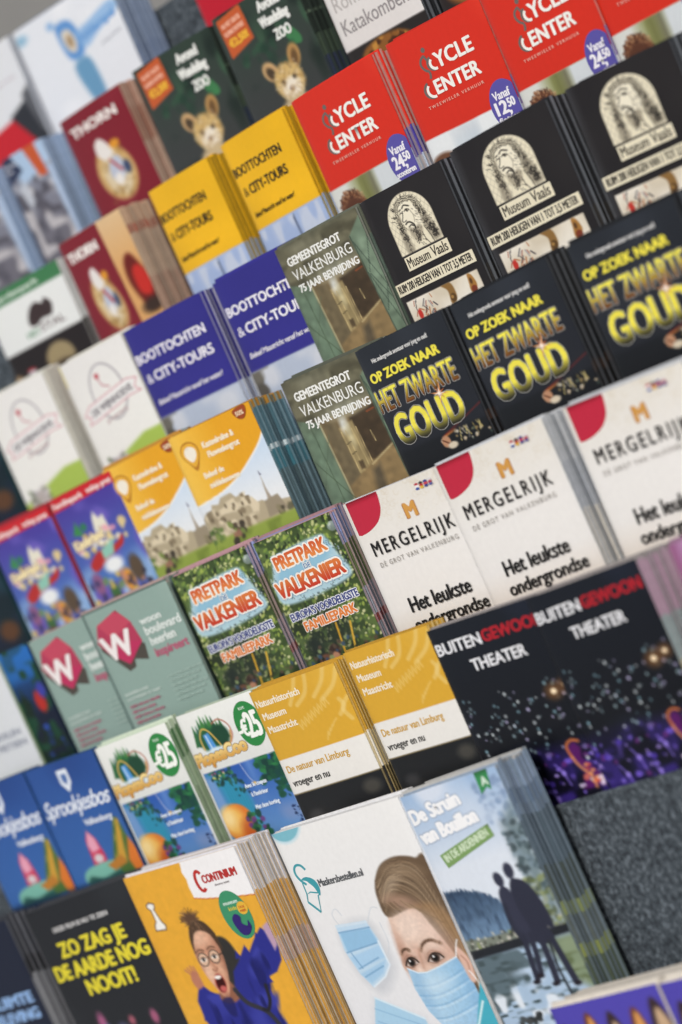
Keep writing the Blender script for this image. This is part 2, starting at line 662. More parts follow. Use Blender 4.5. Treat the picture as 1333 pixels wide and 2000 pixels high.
    cv.ell(55, 117, 1.5, 1.6, '#a67f47', 1)
    cv.poly([(77, 104), (81, 106), (83, 116), (79, 122), (75, 120), (76, 111)], '#a9793c', 1.2, 1, True)
    cv.ell(78.5, 111, 1.4, 3, '#5a3b20', 1)
    cv.ell(79, 119, 3, 3.5, '#7d3a26', 1)
    cv.clip = None
    d.rect(24, 65.3, 73.5, 78.5, CR)
    d.text('Museum', 26, 76, 25, 9.4, '#2a2420', .16)
    d.text('Vaals', 54, 76, 17, 9.8, '#2a2420', .16)
    d.poly([(1.5, 84.8), (92, 84.8), (92, 96.8), (1.5, 96.8)], CR)
    d.text('RUIM 200 HEILIGEN VAN 1 TOT 3,5 METER', 5, 94.2, 84, 7.4, '#221e1c', .22)
    return d.done()


@design
def d_gold():
    d = Design(97, '#22252a', vis=130, res=.9, edge=[(0, '#1d1f23'), (95, '#3a2a22'), (104, '#1c1a1a')], paper='#5a5e64', back='#17181b')
    cv = d.cv
    cv.grad('#2b2f36', '#212329', 0, 100)
    cv.noise(.12, 30, 5)
    r = random.Random(5)
    cv.clip = np.clip((cv.Y - 97) / 4, 0, 1)
    cv.grad('#1a1c20', '#16171a', 96, 125)
    cv.line([(97, 88), (70, 97), (52, 101)], 1.6, '#8e2a24', 1.5, .9)
    cv.line([(64, 99), (54, 101)], 2.2, '#b5793c', 1.5, .9)
    cv.blobs(26, 48, 99, 97, 114, .5, 1.6, ['#c9b79b', '#8d7a55', '#a9a08c', '#4a5a50', '#d9d2bf', '#6b4a2c'], 6)
    for k in range(9):
        x = r.uniform(66, 92)
        cv.line([(x, 99), (x + r.uniform(-3, 4), 99 + r.uniform(6, 12))], .8, r.choice(['#8a7b4d', '#c2b277', '#39443d', '#9a948a']), .8)
    cv.ell(52, 106, 4.4, 5.4, '#b98a6a', 1.5)
    cv.line([(49, 104), (56, 110)], 1.2, '#5a3324')
    cv.ell(57, 111, 5, 3, '#d8cbb4', 1.5)
    cv.clip = None
    cv.line([(97, 86), (74, 94), (54, 100)], 1.0, '#7b2521', 1.2, .8)
    Y = '#ece04e'
    d.text('Hét ondergronds avontuur voor jong en oud!', 15, 16, 61, 3.9, '#e6e6e4', .1)
    d.text('OP ZOEK NAAR', 6, 32.8, 75, 8.3, Y, .6, sp=1.02)
    g = vgrad('#efe556', '#6b3b17', 45, 60)
    d.text('HET ZWARTE', 3, 60, 85, 19.5, g, .35, outline=((1.15, '#d9d5cc'), (.8, '#1d1a18')), sp=1.04)
    g2 = vgrad('#ece050', '#25241f', 83, 94)
    d.text('GOUD', 10, 93.5, 71, 27, g2, 1.15, outline=((1.75, '#cfcfcc'), (1.4, '#3a3420')), sp=1.04)
    # flash on the lettering
    for k, (a, L) in enumerate(((.3, 13), (1.1, 9), (1.9, 16), (2.7, 8), (3.5, 13), (4.3, 9), (5.0, 17), (5.8, 9))):
        L *= .72
        d.poly([(66 + .9 * math.cos(a + 1.57), 65 + .9 * math.sin(a + 1.57)), (66 + L * math.cos(a), 65 + L * math.sin(a)), (66 - .9 * math.cos(a + 1.57), 65 - .9 * math.sin(a + 1.57))], '#c46a2d' if k % 2 else '#e8a063')
    for k in range(8):
        a = k * .785 + .2
        d.poly([(66 + .6 * math.cos(a + 1.57), 65 + .6 * math.sin(a + 1.57)), (66 + (6 - k % 2 * 2.4) * math.cos(a), 65 + (6 - k % 2 * 2.4) * math.sin(a)), (66 - .6 * math.cos(a + 1.57), 65 - .6 * math.sin(a + 1.57))], '#fdf3e4')
    return d.done()


@design
def d_marl():
    d = Design(108, '#e6e1d8', vis=132, res=1.0, edge=[(0, '#c9ccd0'), (40, '#b7bcc4'), (80, '#c7c3bb')], paper='#b4b8be', back='#9aa0a6')
    cv = d.cv
    cv.grad('#e3dfd6', '#ebe9e6', 0, 60)
    cv.clip = np.clip(1 - cv.Y / 45, 0, 1)
    r = random.Random(3)
    for k in range(80):
        x, y = r.uniform(20, 108), r.uniform(0, 45)
        cv.line([(x + 2.5 * math.cos(q), y + 2.5 * math.sin(q)) for q in np.linspace(0, 5, 9)], .5, '#d4c9b4', .7, .7)
    cv.clip = None
    cv.mix(np.clip((cv.Y - 100) / 40, 0, 1) * .5, '#dccab2')
    d.poly(spl([(38.5, 4), (36, 15), (29, 24), (18, 29), (8, 30.5)], 5, False) + [(0, 28), (0, 0), (38.5, 0)], '#bf2740', 'emblem')
    d.text('M', 57, 31, 10.5, 12.5, '#a8682c', 1.1, part='emblem')
    d.text('M', 57.6, 30.6, 9.5, 12, '#d29a4c', .9, part='emblem')
    for k, cs in enumerate((('#b3283a', '#f0eeee', '#2f4b9a'), ('#2a2626', '#b8322c', '#d8b040'), ('#2f3f87', '#c9414b', '#2f3f87'), ('#d7d3d6', '#b33a4a', '#5a5f9c'))):
        x = 76.5 + k * 4.5
        for j in range(3):
            d.ell(x, 7.4 + j * 1.9, 1.9, 1.15, cs[j], n=14)
    d.text('MERGELRIJK', 13, 51, 83, 12, '#201d1d', .22, sp=1.3)
    d.text('DÉ GROT VAN VALKENBURG', 14, 61.5, 80, 4.2, '#9a958e', -0, sp=1.35)
    d.text('Het leukste', 25, 106, 61, 12.5, '#1d1b1a', .42, shear=.04)
    d.text('ondergrondse', 22, 122.5, 74, 11, '#1d1b1a', .4, shear=.04)
    return d.done()


@design
def d_cave():
    d = Design(104, '#6b6853', vis=132, res=1.0, edge=[(0, '#63675a'), (30, '#5b6a60'), (70, '#475349')], paper='#a9aaa0', back='#4d5a53')
    cv = d.cv
    cv.tint('#7d7b66', 30, 4, .45, .4)
    cv.tint('#54513f', 16, 7, .55, .25, 1, 2.5)
    cv.rect(-2, -2, 106, 5, '#5b5a49', 6, .7)
    cv.poly([(26, 46), (92, 40), (92, 140), (26, 140)], '#7a6848', 3)
    cv.poly([(58, 52), (88, 48), (93, 86), (66, 96), (60, 90)], '#453828', 2.5)
    cv.poly([(28, 50), (42, 50), (46, 108), (30, 112)], '#6d6148', 3)
    cv.poly([(43, 58), (60, 55), (62, 100), (46, 104)], '#98875f', 2)
    cv.ell(50, 56, 4, 8, '#e4e6de', 5)
    cv.ell(52, 68, 3, 9, '#c3b992', 5)
    for x in (44, 49, 56, 61):
        cv.line([(x, 62), (x + 2.5, 102)], .8, '#c2ae7c', 1)
    cv.line([(45, 74), (50, 73)], .8, '#4d4430')
    cv.line([(46, 84), (51, 83)], .8, '#4d4430')
    cv.rect(49, 92, 54, 100, '#5b4c35', 2)
    cv.poly([(26, 112), (60, 98), (93, 88), (93, 140), (26, 140)], '#8b7550', 3)
    cv.poly([(60, 104), (70, 100), (66, 140), (52, 140)], '#5e5340', 6)
    cv.line([(62, 99), (93, 87)], 1.2, '#c8b98c', 1.5, .8)
    cv.line([(74, 70), (75, 80)], .8, '#b9a878')
    cv.line([(78, 53), (86, 52)], 1.3, '#8f4c2d', 1.5)
    cv.ell(58, 44, 20, 6, '#a5a695', 8, 0, .8)
    # green gates left and right
    cv.poly([(-2, 36), (24, 46), (29, 140), (-2, 140)], '#62735f', 1.5)
    cv.poly([(4, 52), (22, 56), (26, 140), (6, 140)], '#728a74', 8, .6)
    cv.line([(25, 46), (30, 140)], 1.6, '#a7a27f', 1)
    cv.line([(14, 44), (18, 132)], .7, '#46553f')
    cv.line([(0, 74), (30, 122)], .7, '#46553f')
    cv.line([(0, 108), (30, 60)], .5, '#566650')
    cv.poly([(86, 22), (106, 6), (106, 140), (94, 140)], '#6b7d69', 1.5)
    cv.poly([(90, 28), (102, 20), (102, 100), (96, 100)], '#829681', 8, .6)
    for a, b in (((88, 28), (106, 84)), ((92, 62), (106, 96)), ((106, 24), (92, 60)), ((90, 60), (106, 124)), ((94, 100), (106, 72))):
        cv.line([a, b], .6, '#37443a')
    cv.line([(87, 22), (94, 140)], .9, '#39463c', 1)
    cv.noise(.10, 5, 3)
    W = '#edeeea'
    d.text('GEMEENTEGROT', 11, 20.8, 66, 7.8, W, .42)
    d.text('VALKENBURG', 11, 36, 73, 10.2, W, .06, sp=.98)
    d.text('75 JAAR BEVRIJDING', 12, 48, 74, 7, W, .38)
    return d.done()


def boat(W, bg, ink, low, dark):
    d = Design(W, bg, vis=132, res=1.3, edge=[(0, bg), (96, low)], paper='#d4d6da' if ink[1] == 'e' else '#b08c24', back='#8a6e1c' if ink[1] != 'e' else '#3a3a62')
    cv = d.cv
    cv.noise(.04, 40, 2)
    cv.rect(-2, 96, W + 2, 140, low, .8)
    k = W / 107
    if dark:
        cv.poly([(-1, 97), (24, 97), (10, 112), (8, 140), (-1, 140)], '#6c685f', 2)
        cv.ell(6, 118, 9, 9, '#55514a', 4)
        cv.clip = np.clip((cv.Y - 97) / 2, 0, 1)
        cv.tint('#cdd2dc', 22, 6, .5, .3)
        cv.clip = None
    else:
        cv.clip = np.clip((cv.Y - 97) / 2, 0, 1)
        cv.tint('#c3cde0', 10, 6, .45, .2, 1.5, .5)
        cv.line([(50, 102), (51, 130)], 2.2, '#55607a', 1.5)
        cv.line([(50.5, 98), (50.5, 108)], 1, '#55607a', 1.2)
        cv.ell(60, 128, 8, 5, '#7d8494', 3)
        cv.clip = None
    d.text('BOOTTOCHTEN', 4 * k, 37.5, 93 * k if dark else 80 * k, 9.5, ink, .5)
    d.text('&', 7 * k, 59.5, 8 * k, 9.5, ink, 0)
    d.text('CITY-TOURS', 18 * k, 59.5, (79 if dark else 63) * k, 10, ink, .5)
    d.text('Beleef Maastricht vanaf het water!', 9 * k, 83.5, 86 * k if dark else 66 * k, 5.2, ink, .12, .25, sp=.9)
    return d.done()


@design
def d_boat_blue(): return boat(107, '#332f86', '#eceaf2', '#b4bfd2', True)


@design
def d_boat_yellow(): return boat(87, '#ebb51e', '#2a2418', '#a3b6da', False)


@design
def d_castle():
    d = Design(103, '#e7a92b', vis=128, res=1.2, edge=[(0, '#b98634'), (8, '#4c6c78'), (45, '#c8d4d8'), (50, '#3f7280'), (70, '#54696f')], paper='#7b95a0', back='#4d5d66')
    cv = d.cv
    cv.grad('#f2c24c', '#e5a420', 0, 0, 10, 60)
    arc = spl([(-2, 71), (18, 69.5), (40, 66), (62, 58.5), (82, 47.5), (96, 38), (106, 28)], 6, False)
    below = arc + [(106, 140), (-2, 140)]
    m = cv.polym(below)
    cv.mix(m, '#dfe6ee')
    cv.clip = m
    cv.grad('#c9dcf0', '#e9edf0', 40, 85)
    cv.poly([(0, 86), (6, 80), (14, 82), (18, 74), (26, 76), (31, 71), (44, 70), (48, 76), (56, 75), (60, 82), (66, 88), (74, 88), (78, 92), (106, 96), (106, 112), (0, 112)], '#b5a88c', 1.5)
    cv.tint('#dccfb2', 7, 5, .5, .2, m=cv.polym([(0, 80), (60, 74), (70, 90), (60, 108), (0, 108)]))
    cv.tint('#8a7c63', 5, 9, .62, .1, m=cv.polym([(0, 80), (60, 74), (70, 90), (60, 108), (0, 108)]))
    for x, y in ((12, 88), (20, 84), (33, 80), (42, 82), (52, 84), (26, 92), (46, 93)):
        cv.ell(x, y, 1.4, 2.2, '#6a5d49', 1)
    cv.poly([(79, 94), (81, 84), (82.4, 66), (83.8, 84), (87, 96)], '#a89c8c', 1)
    cv.poly([(82, 66), (82.8, 62), (84, 66)], '#4d4a66', 1)
    cv.poly([(76, 90), (92, 88), (97, 104), (74, 106)], '#9a8e78', 1.5)
    cv.blobs(14, 86, 100, 103, 110, 1.5, 3.5, ['#4c4536', '#64604a', '#8c8366'], 4)
    cv.rect(-2, 107, 106, 140, '#93a549', 3)
    cv.tint('#7a8c3a', 9, 3, .5, .3, m=np.clip((cv.Y - 107) / 3, 0, 1))
    cv.blobs(20, 28, 98, 44, 116, 1.5, 4, ['#5b4a3c', '#3d362c', '#9a6f5b', '#7c8f4a'], 8)
    cv.blobs(18, 0, 96, 18, 110, 1, 3, ['#5f7a3c', '#7c9048', '#4a5e30'], 9)
    cv.clip = None
    cv.line(arc, 1.6, '#f4f2ea', .8)
    d.poly([(9, 17), (14, 11), (22, 10), (29, 14), (31, 21), (28, 29), (20.5, 39), (14, 30), (10, 24)], '#b97a22', 'emblem', True)
    d.poly([(10.2, 18), (14.5, 12.5), (22, 11.5), (28, 15), (29.6, 21.5), (26.8, 28.4), (20, 35), (14.6, 29), (11, 24)], '#e9b13a', 'emblem', True)
    d.poly([(13, 20), (17, 15), (23, 15.5), (27, 19), (26, 25), (20, 30), (15, 26)], '#f3ecdd', 'emblem', True)
    W = '#f6ecd4'
    d.text('Kasteelruïne &', 37, 22, 38, 5.8, W, .35)
    d.text('Fluweelengrot', 39, 32, 38, 5.8, W, .35)
    d.text('Beleef de', 25, 49, 24, 5.4, W, .35)
    d.text('middeleeuwen', 27, 59.5, 36, 5.4, W, .35)
    d.poly([(83, 2), (97, 0), (97, 7), (92, 12), (86, 10)], '#9d4a22', 'badge', True)
    d.text('50%', 85.5, 8, 9, 4, '#f0d9b9', .2, part='badge')
    return d.done()


@design
def d_fairground():
    d = Design(88, '#45429e', vis=128, res=1.2, edge=[(0, '#a32b35'), (60, '#9c2f3a'), (100, '#6a2c38')], paper='#8e3440', back='#5c2530')
    cv = d.cv
    cv.grad('#4a3c9a', '#4c7cc0', 15, 105)
    cv.tint('#6a5cb8', 18, 4, .5, .3)
    cv.tint('#a9c8e6', 16, 9, .55, .25, m=np.clip((cv.Y - 70) / 25, 0, 1))
    cv.poly([(40, 52), (44, 34), (48, 28), (52, 36), (58, 34), (60, 52)], '#e6e2d0', 3)
    cv.poly([(14, 42), (22, 30), (27, 46)], '#3b8a4a', 3)
    cv.ell(30, 38, 4, 4, '#2f7a52', 3)
    cv.blobs(24, 10, 46, 80, 66, 2, 5, ['#f0e6c8', '#e7cf8e', '#e9a0b0', '#f4efe2', '#e8c25a'], 12, 3)
    cv.poly([(18, 76), (34, 66), (58, 66), (70, 60), (66, 70), (44, 76), (24, 84)], '#b52e2c', 2.5, 1, True)
    cv.poly([(38, 66), (58, 60), (52, 74), (38, 76)], '#8fc6b4', 3)
    cv.ell(46, 84, 12, 8, '#eef1f2', 5)
    cv.ell(18, 96, 7, 12, '#8d5b86', 4)
    cv.ell(34, 110, 6, 10, '#3e6a3a', 4)
    cv.ell(56, 104, 7, 12, '#e39a36', 4)
    cv.ell(70, 96, 8, 14, '#5a4a3a', 4)
    cv.blobs(26, 6, 92, 84, 120, 1.5, 4, ['#2b2a3c', '#e9c45a', '#7d3a4a', '#6f8c58', '#c98a6b', '#403a66'], 15, 3)
    cv.poly([(-2, -2), (90, -2), (90, 11), (-2, 14)], '#c9222b', 1)
    d.text('Familiepark', 4, 10.4, 42, 5.4, '#f3e4e2', .3)
    d.text('volop pret', 52, 9.6, 33, 5.2, '#f3e4e2', .3)
    d.text('Kinderland', 10, 58, 40, 10, '#f2e3b0', .7, outline=((1.2, '#7b4a86'),), rot=4)
    return d.done()


@design
def d_home():
    d = Design(105, '#8ea69e', vis=128, res=1.6, edge=[(0, '#b39a96'), (2, '#677f79')], paper='#8c8f8a', back='#5f7670')
    d.cv.tint('#9ab0a8', 60, 3, .4, .6)
    sh = '#4d4740'
    d.poly([(7, 28), (5, 36), (27, 63), (36, 61), (38, 54), (53, 59), (56, 44), (50, 40)], sh, 'emblem')
    d.poly([(40, 6), (51, 21), (54.5, 41), (31, 57), (12, 41), (4, 29), (12, 13)], '#b23a58', 'emblem')
    d.poly([(40, 6), (51, 21), (24, 30), (12, 13)], '#c2485f', 'emblem')
    d.poly([(54.5, 41), (31, 57), (12, 41), (38, 36)], '#bb2f5c', 'emblem')
    d.text('W', 8, 48, 36, 22, '#efe9e8', 1.4, part='emblem')
    W = '#dfe7e3'
    d.text('woon', 61, 28, 24, 6.3, W, .4)
    d.text('boulevard', 62, 38.5, 41, 8, W, .4)
    d.text('heerlen', 63, 49, 29, 8, W, .4)
    d.text('inspireert', 63, 60, 38, 8, '#b8607a', .4)
    for k, (x, y, ww) in enumerate(((9, 83, 30), (9, 88, 43))):
        d.text('woonwinkels en meer', x, y, ww, 2.6, '#c6d4ce', .2)
    for k in range(4):
        d.text('altijd nieuwe ideeën', 9, 95 + k * 5.2, 38 - k % 2 * 8, 2.4, '#b0637a', .2)
    for k in range(6):
        d.text('ruim aanbod onder een dak', 65, 81 + k * 4.6, 40 - k % 3 * 5, 2.2, '#a9bfb7', .1)
    return d.done()


@design
def d_amusement():
    d = Design(86, '#5a6e3c', vis=130, res=.8, edge=[(0, '#b08a90'), (2, '#8d98c6'), (20, '#7f8bb2'), (30, '#59663f'), (70, '#8a8f9a'), (95, '#7a3a38'), (102, '#6a7078')], paper='#c2a6aa', back='#3a3a46')
    cv = d.cv
    cv.tint('#3d4f2a', 9, 4, .46, .14)
    cv.tint('#2a3520', 14, 14, .62, .15)
    cv.blobs(900, 0, 0, 86, 112, .5, 1.4, ['#9db052', '#b5c066', '#7d9844', '#46582e', '#ccd092', '#28341f', '#62803f', '#dbdca8'], 5, .7, .85, 1.5)
    cv.tint('#1e2620', 20, 21, .6, .2, m=np.clip((cv.Y - 60) / 30, 0, 1))
    cv.ell(40, 100, 30, 14, '#2a332b', 12, 0, .55)
    cv.tint('#b8c7cf', 12, 31, .72, .1, m=np.clip(1 - cv.Y / 30, 0, 1))
    cv.poly([(12, 24), (20, 17), (66, 14), (74, 20), (79, 36), (84, 50), (78, 58), (40, 62), (8, 60), (3, 46)], '#b4d4e2', 3, .95, True)
    cv.poly([(16, 30), (66, 18), (72, 32), (44, 44), (14, 50)], '#84b9d6', 6, .7, True)
    r = random.Random(2)
    for k in range(240):
        a = r.uniform(0, 6.28)
        q = r.uniform(.92, 1.1)
        cv.ell(43 + 38 * q * math.cos(a) + 1, 39 + 22 * q * math.sin(a), .55, .55, r.choice(['#2e3a3c', '#4b5f66', '#cfe3ec']), .6, 0, .8)
    cv.line([(48, 90), (45, 118)], 2.0, '#c99b2e', 1)
    cv.line([(62, 93), (56, 118)], 2.0, '#d3aa3c', 1)
    cv.ell(24, 118, 7, 6, '#6d4a3a', 2)
    cv.ell(36, 112, 6, 6, '#3a2a24', 2)
    cv.ell(35, 117, 4, 4, '#b58468', 2)
    cv.blobs(40, 0, 104, 86, 124, .8, 2.6, ['#3a4f6a', '#22261f', '#8a9a6a', '#5a4a3c'], 16, 1.5)
    o1, o2 = ('#f3efe6'), ('#3f7fb2')
    d.text('PRETPARK', 15, 30, 56, 11.5, vgrad('#cf5a2c', '#e8924a', 18, 30), .8, outline=((2.6, '#86b4d4'), (2.2, o1)), rot=1.5)
    d.text('DE', 42, 37, 7, 4.4, o2, .2, outline=((.8, o1),))
    d.text('VALKENIER', 6, 54, 73, 13.5, vgrad('#d9793a', '#c23420', 41, 54), 1.0, outline=((2.9, '#86b4d4'), (2.4, o1)), rot=1.5)
    d.text("EUROPA'S VOORDELIGSTE", 8, 76, 73, 6.4, '#34407f', .35, outline=((1.0, '#e8ebf2'),), rot=1)
    d.text('FAMILIEPARK', 18, 88, 56, 8, '#e0813c', .5, outline=((1.2, '#f1e9e2'),), rot=1)
    return d.done()


@design
def d_nature():
    d = Design(88, '#d7a634', vis=130, res=1.0, edge=[(0, '#c79a34'), (60, '#d9d5cb'), (91, '#26272a')], paper='#d8c38a', back='#8a6a2a')
    cv = d.cv
    cv.tint('#dcae40', 40, 3, .4, .5)
    P = '#e8cd86'
    for pts in ([(36, 20), (44, 10), (50, -1)], [(42, 22), (54, 14), (60, -1)], [(60, 20), (72, 10), (78, -1)], [(66, 24), (80, 16), (88, 4)],
                [(88, 28), (80, 36), (84, 46)], [(76, 40), (82, 34), (80, 28)]):
        cv.line(pts, 3.6, P, 1.2, .55, True)
    z = []
    for k in range(9):
        z += [(36 + k * 4, 36 - k * 1.6), (38 + k * 4, 42 - k * 1.6)]
    cv.line(z, 1.2, P, 1, .6)
    z = []
    for k in range(5):
        z += [(56 + k * 3, 56 - k * 3), (59 + k * 3, 50 - k * 2)]
    cv.line(z, 1.4, P, 1, .5)
    cv.rect(-2, 60.5, 92, 91, '#e9e7e2', .7)
    cv.rect(-2, 91, 92, 140, '#1e1f21', .7)
    cv.ell(76, 102, 8, 6, '#55524a', 5, 0, .7)
    cv.ell(16, 112, 7, 5, '#4a4a4c', 5, 0, .6)
    W = '#f1e9d6'
    d.text('Natuurhistorisch', 4, 14.2, 45, 5.8, W, .25)
    d.text('Museum', 5.5, 25.5, 24, 5.8, W, .25)
    d.text('Maastricht', 5.5, 37, 30, 5.8, W, .25)
    d.text('De natuur van Limburg', 6, 72.5, 63, 6, '#cfa23c', .15)
    d.text('vroeger en nu', 6, 84.5, 38, 6, '#2c2b29', .15)
    return d.done()


@design
def d_theatre():
    d = Design(95, '#13161d', vis=160, res=1.1, edge=[(0, '#8f8a88'), (2.5, '#b58fa8'), (46, '#8fa8a8'), (80, '#b7b48a'), (110, '#4a4a78')], paper='#b3aeb0', back='#a59aa2')
    cv = d.cv
    cv.grad('#171b24', '#121319', 0, 110)
    cv.tint('#1d2230', 40, 3, .5, .4)
    cv.clip = np.clip((cv.Y - 108) / 16, 0, 1)
    cv.grad('#221a48', '#33256f', 108, 150)
    cv.tint('#171433', 9, 5, .5, .2)
    cv.tint('#6a52c0', 6, 8, .66, .2)
    cv.tint('#0f0e1c', 11, 15, .52, .25)
    cv.blobs(60, 0, 116, 95, 158, .6, 2.4, ['#7c66cf', '#4a35a0', '#241a52', '#a08ad8', '#5d2a6e'], 9, 1.2)
    cv.clip = None
    r = random.Random(8)
    for k in range(110):
        x, y = r.uniform(2, 94), 60 + abs(r.gauss(28, 18))
        q = r.uniform(.45, 1.15)
        cv.ell(x, y, q, q * 1.4, r.choice(['#9fb9c0', '#dfe9ec', '#7fa3b0', '#b9b4d8']), .8, 0, r.uniform(.5, 1))
    for x, y, q in ((78, 72, 2.2), (88, 69, 1.8)):
        cv.ell(x, y, q * 3, q * 3, '#6e4a2a', 6, 0, .8)
        cv.ell(x, y, q, q, '#ffe9c4', 1.6)
    cv.poly([(70, 116), (76, 112), (80, 118), (78, 126), (84, 136), (92, 150), (70, 150), (76, 136), (70, 126)], '#54185e', 3)
    cv.line([(71, 124), (70, 115), (75, 111), (80, 113)], 1.8, '#c9713c', 1.5, 1, True)
    cv.line([(71, 124), (74, 132), (80, 142), (80, 150)], 1.8, '#e09a5a', 1.8, .9, True)
    cv.blobs(8, 78, 128, 84, 146, 1, 2, ['#d95a3a', '#e9a060'], 4, 1.5)
    for x, y in ((36, 130), (60, 126), (92, 138), (22, 140), (48, 144)):
        cv.line([(x - 4, y), (x, y + 8), (x + 2, y + 18)], 1.5, '#7d68cc', 1.5, .8)
        cv.ell(x, y + 8, 1.8, 2.2, '#8f7ad8', 1.5)
    cv.blobs(10, 66, 140, 95, 150, 1, 2.4, ['#d8c9e8', '#c96a5a', '#e8d8c0'], 6, 1.5)
    W = '#e7e8ec'
    d.text('BUITEN', 3, 21.5, 38, 9, W, .35)
    d.text('GEWOON', 43, 21, 49, 9, '#b3202c', .45)
    d.text('THEATER', 26, 40, 45, 9, W, .35)
    return d.done()


@design
def d_park():
    d = Design(82, '#e6e7e3', vis=130, res=.9, edge=[(0, '#c3cfbd'), (8, '#4f7a50'), (24, '#5a7a58'), (34, '#92a68c'), (60, '#8b9f84')], paper='#9fb096', back='#8aa07c')
    cv = d.cv
    cv.grad('#eceeea', '#dcdedb', 0, 50)
    cv.clip = cv.polym([(4, 53), (80, 53.5), (80, 140), (4, 140)])
    cv.grad('#2754a8', '#5f8cc4', 52, 112)
    cv.mix(np.ones(cv.X.shape) * np.clip((cv.X - 44) / 8, 0, 1) * np.clip((62 - cv.X) / 10, 0, 1) * np.clip((95 - cv.Y) / 40, 0, 1) * .5, '#8fb2e4')
    cv.tint('#8a93b8', 24, 6, .55, .3, m=np.clip((cv.Y - 92) / 20, 0, 1))
    cv.poly([(4, 53), (18, 54), (34, 64), (42, 82), (42, 132), (4, 132)], '#3f86b6', 4)
    cv.poly([(16, 60), (26, 60), (38, 78), (40, 110), (22, 110)], '#2f93b4', 5)
    for k in range(8):
        cv.line([(20 + k * 2.6, 62 + k * 2), (22 + k * 2.4, 100)], .8, '#2a6f93', 1.2, .6)
    cv.poly([(4, 56), (12, 60), (16, 100), (4, 110)], '#7d9cd0', 4, .8)
    cv.blobs(50, 10, 54, 34, 66, .8, 2, ['#1f4a3c', '#2c6a4a', '#173a38', '#3a7f52'], 5, 1)
    cv.blobs(26, 28, 60, 42, 80, .8, 1.6, ['#1f4a3c', '#1a3c4a', '#235a58'], 6, 1)
    cv.blobs(9, 12, 54, 26, 62, .7, 1.1, ['#e8e08a', '#c45a9a', '#e9d04a'], 7, .8)
    cv.blobs(90, 58, 50, 82, 74, 1.2, 3.6, ['#1c4d3a', '#245f3e', '#2f7a46', '#163c36'], 8, 1)
    cv.blobs(40, 68, 66, 82, 92, 1, 3, ['#1c4d3a', '#245f3e', '#1a4440'], 9, 1)
    cv.line([(44, 54), (47, 66), (50, 72)], .8, '#c9c4d8', .9, .8, True)
    cv.ell(50.5, 73, 1.7, 1.5, '#e6b843', 1)
    # plain round lantern among the leaves
    cv.ell(19, 101, 16, 17, '#d97a2e', 2.2)
    cv.ell(14, 98, 12, 13, '#eab75a', 7)
    cv.ell(10, 95, 7, 8, '#f2d695', 8)
    cv.ell(27, 108, 8, 9, '#b9501f', 8, 0, .7)
    cv.blobs(36, 28, 96, 46, 116, 1, 3, ['#1f5a3a', '#2f7340', '#174034', '#6a3a7a'], 10, 1)
    cv.blobs(26, 74, 100, 82, 114, .4, 1.2, ['#16264a', '#1c2f5c'], 11, .6)
    cv.clip = None
    # little wood with a waterfall
    r = random.Random(4)
    for k in range(9):
        x = 14 + k * 3.6
        y0 = 5 + abs(k - 4) * 1.8 + r.uniform(-2, 3)
        cv.poly([(x, y0), (x - 4.4, y0 + 19), (x + 4.4, y0 + 19)], r.choice(['#2f6b3c', '#1e5238', '#3f7f3f', '#27604e']), 1)
    cv.ell(30, 28, 15, 11, '#245c38', 3)
    cv.ell(38, 26, 9, 9, '#1b4530', 3)
    cv.line([(34, 15), (42, 13), (49, 19), (50, 28), (46, 34)], 1.1, '#b06a55', .8, 1, True)
    cv.line([(17, 34), (17, 24), (22, 17), (28, 20), (33, 30), (36, 38)], 1.4, '#d9b15c', .8, 1, True)
    cv.line([(38, 38), (46, 33), (49, 25)], 1.3, '#c98d42', .8, 1, True)
    cv.poly([(21, 22), (27, 21), (30, 35), (22, 36)], '#4f93d6', 1.2)
    cv.line([(23.5, 23), (25, 35)], 1.2, '#d6e8f5', 1)
    cv.ell(29, 38, 11, 3.6, '#dceaf2', 2)
    cv.ell(29, 39.5, 10, 2, '#9cc4e2', 2)
    d.text('PlopsaCoo', 3, 47, 55, 10.5, vgrad('#f0d994', '#c98a34', 36, 48), .75, outline=((1.4, '#7a5230'), (.9, '#e8c97a')), rot=3, shear=.05)
    d.ell(69, 25, 12.7, 19.6, '#2f8443', 'badge', 44, 81.6)
    d.text('-€', 57.5, 34, 9, 13, '#f2f5ef', .7, part='badge', xmax=81.6)
    d.text('25', 66.5, 36.5, 11.5, 21, '#f2f5ef', .9, part='badge', xmax=81.6)
    d.text('tot', 65, 12, 6, 3, '#cfe2cf', .1, part='badge')
    d.text('Avec le coupon', 40, 75, 22, 3.6, '#dce8f6', .2)
    d.text("à l'intérieur", 43, 83, 17, 3.6, '#dce8f6', .2)
    d.text('Met deze korting', 42, 94, 24, 3.6, '#dce8f6', .2)
    return d.done()


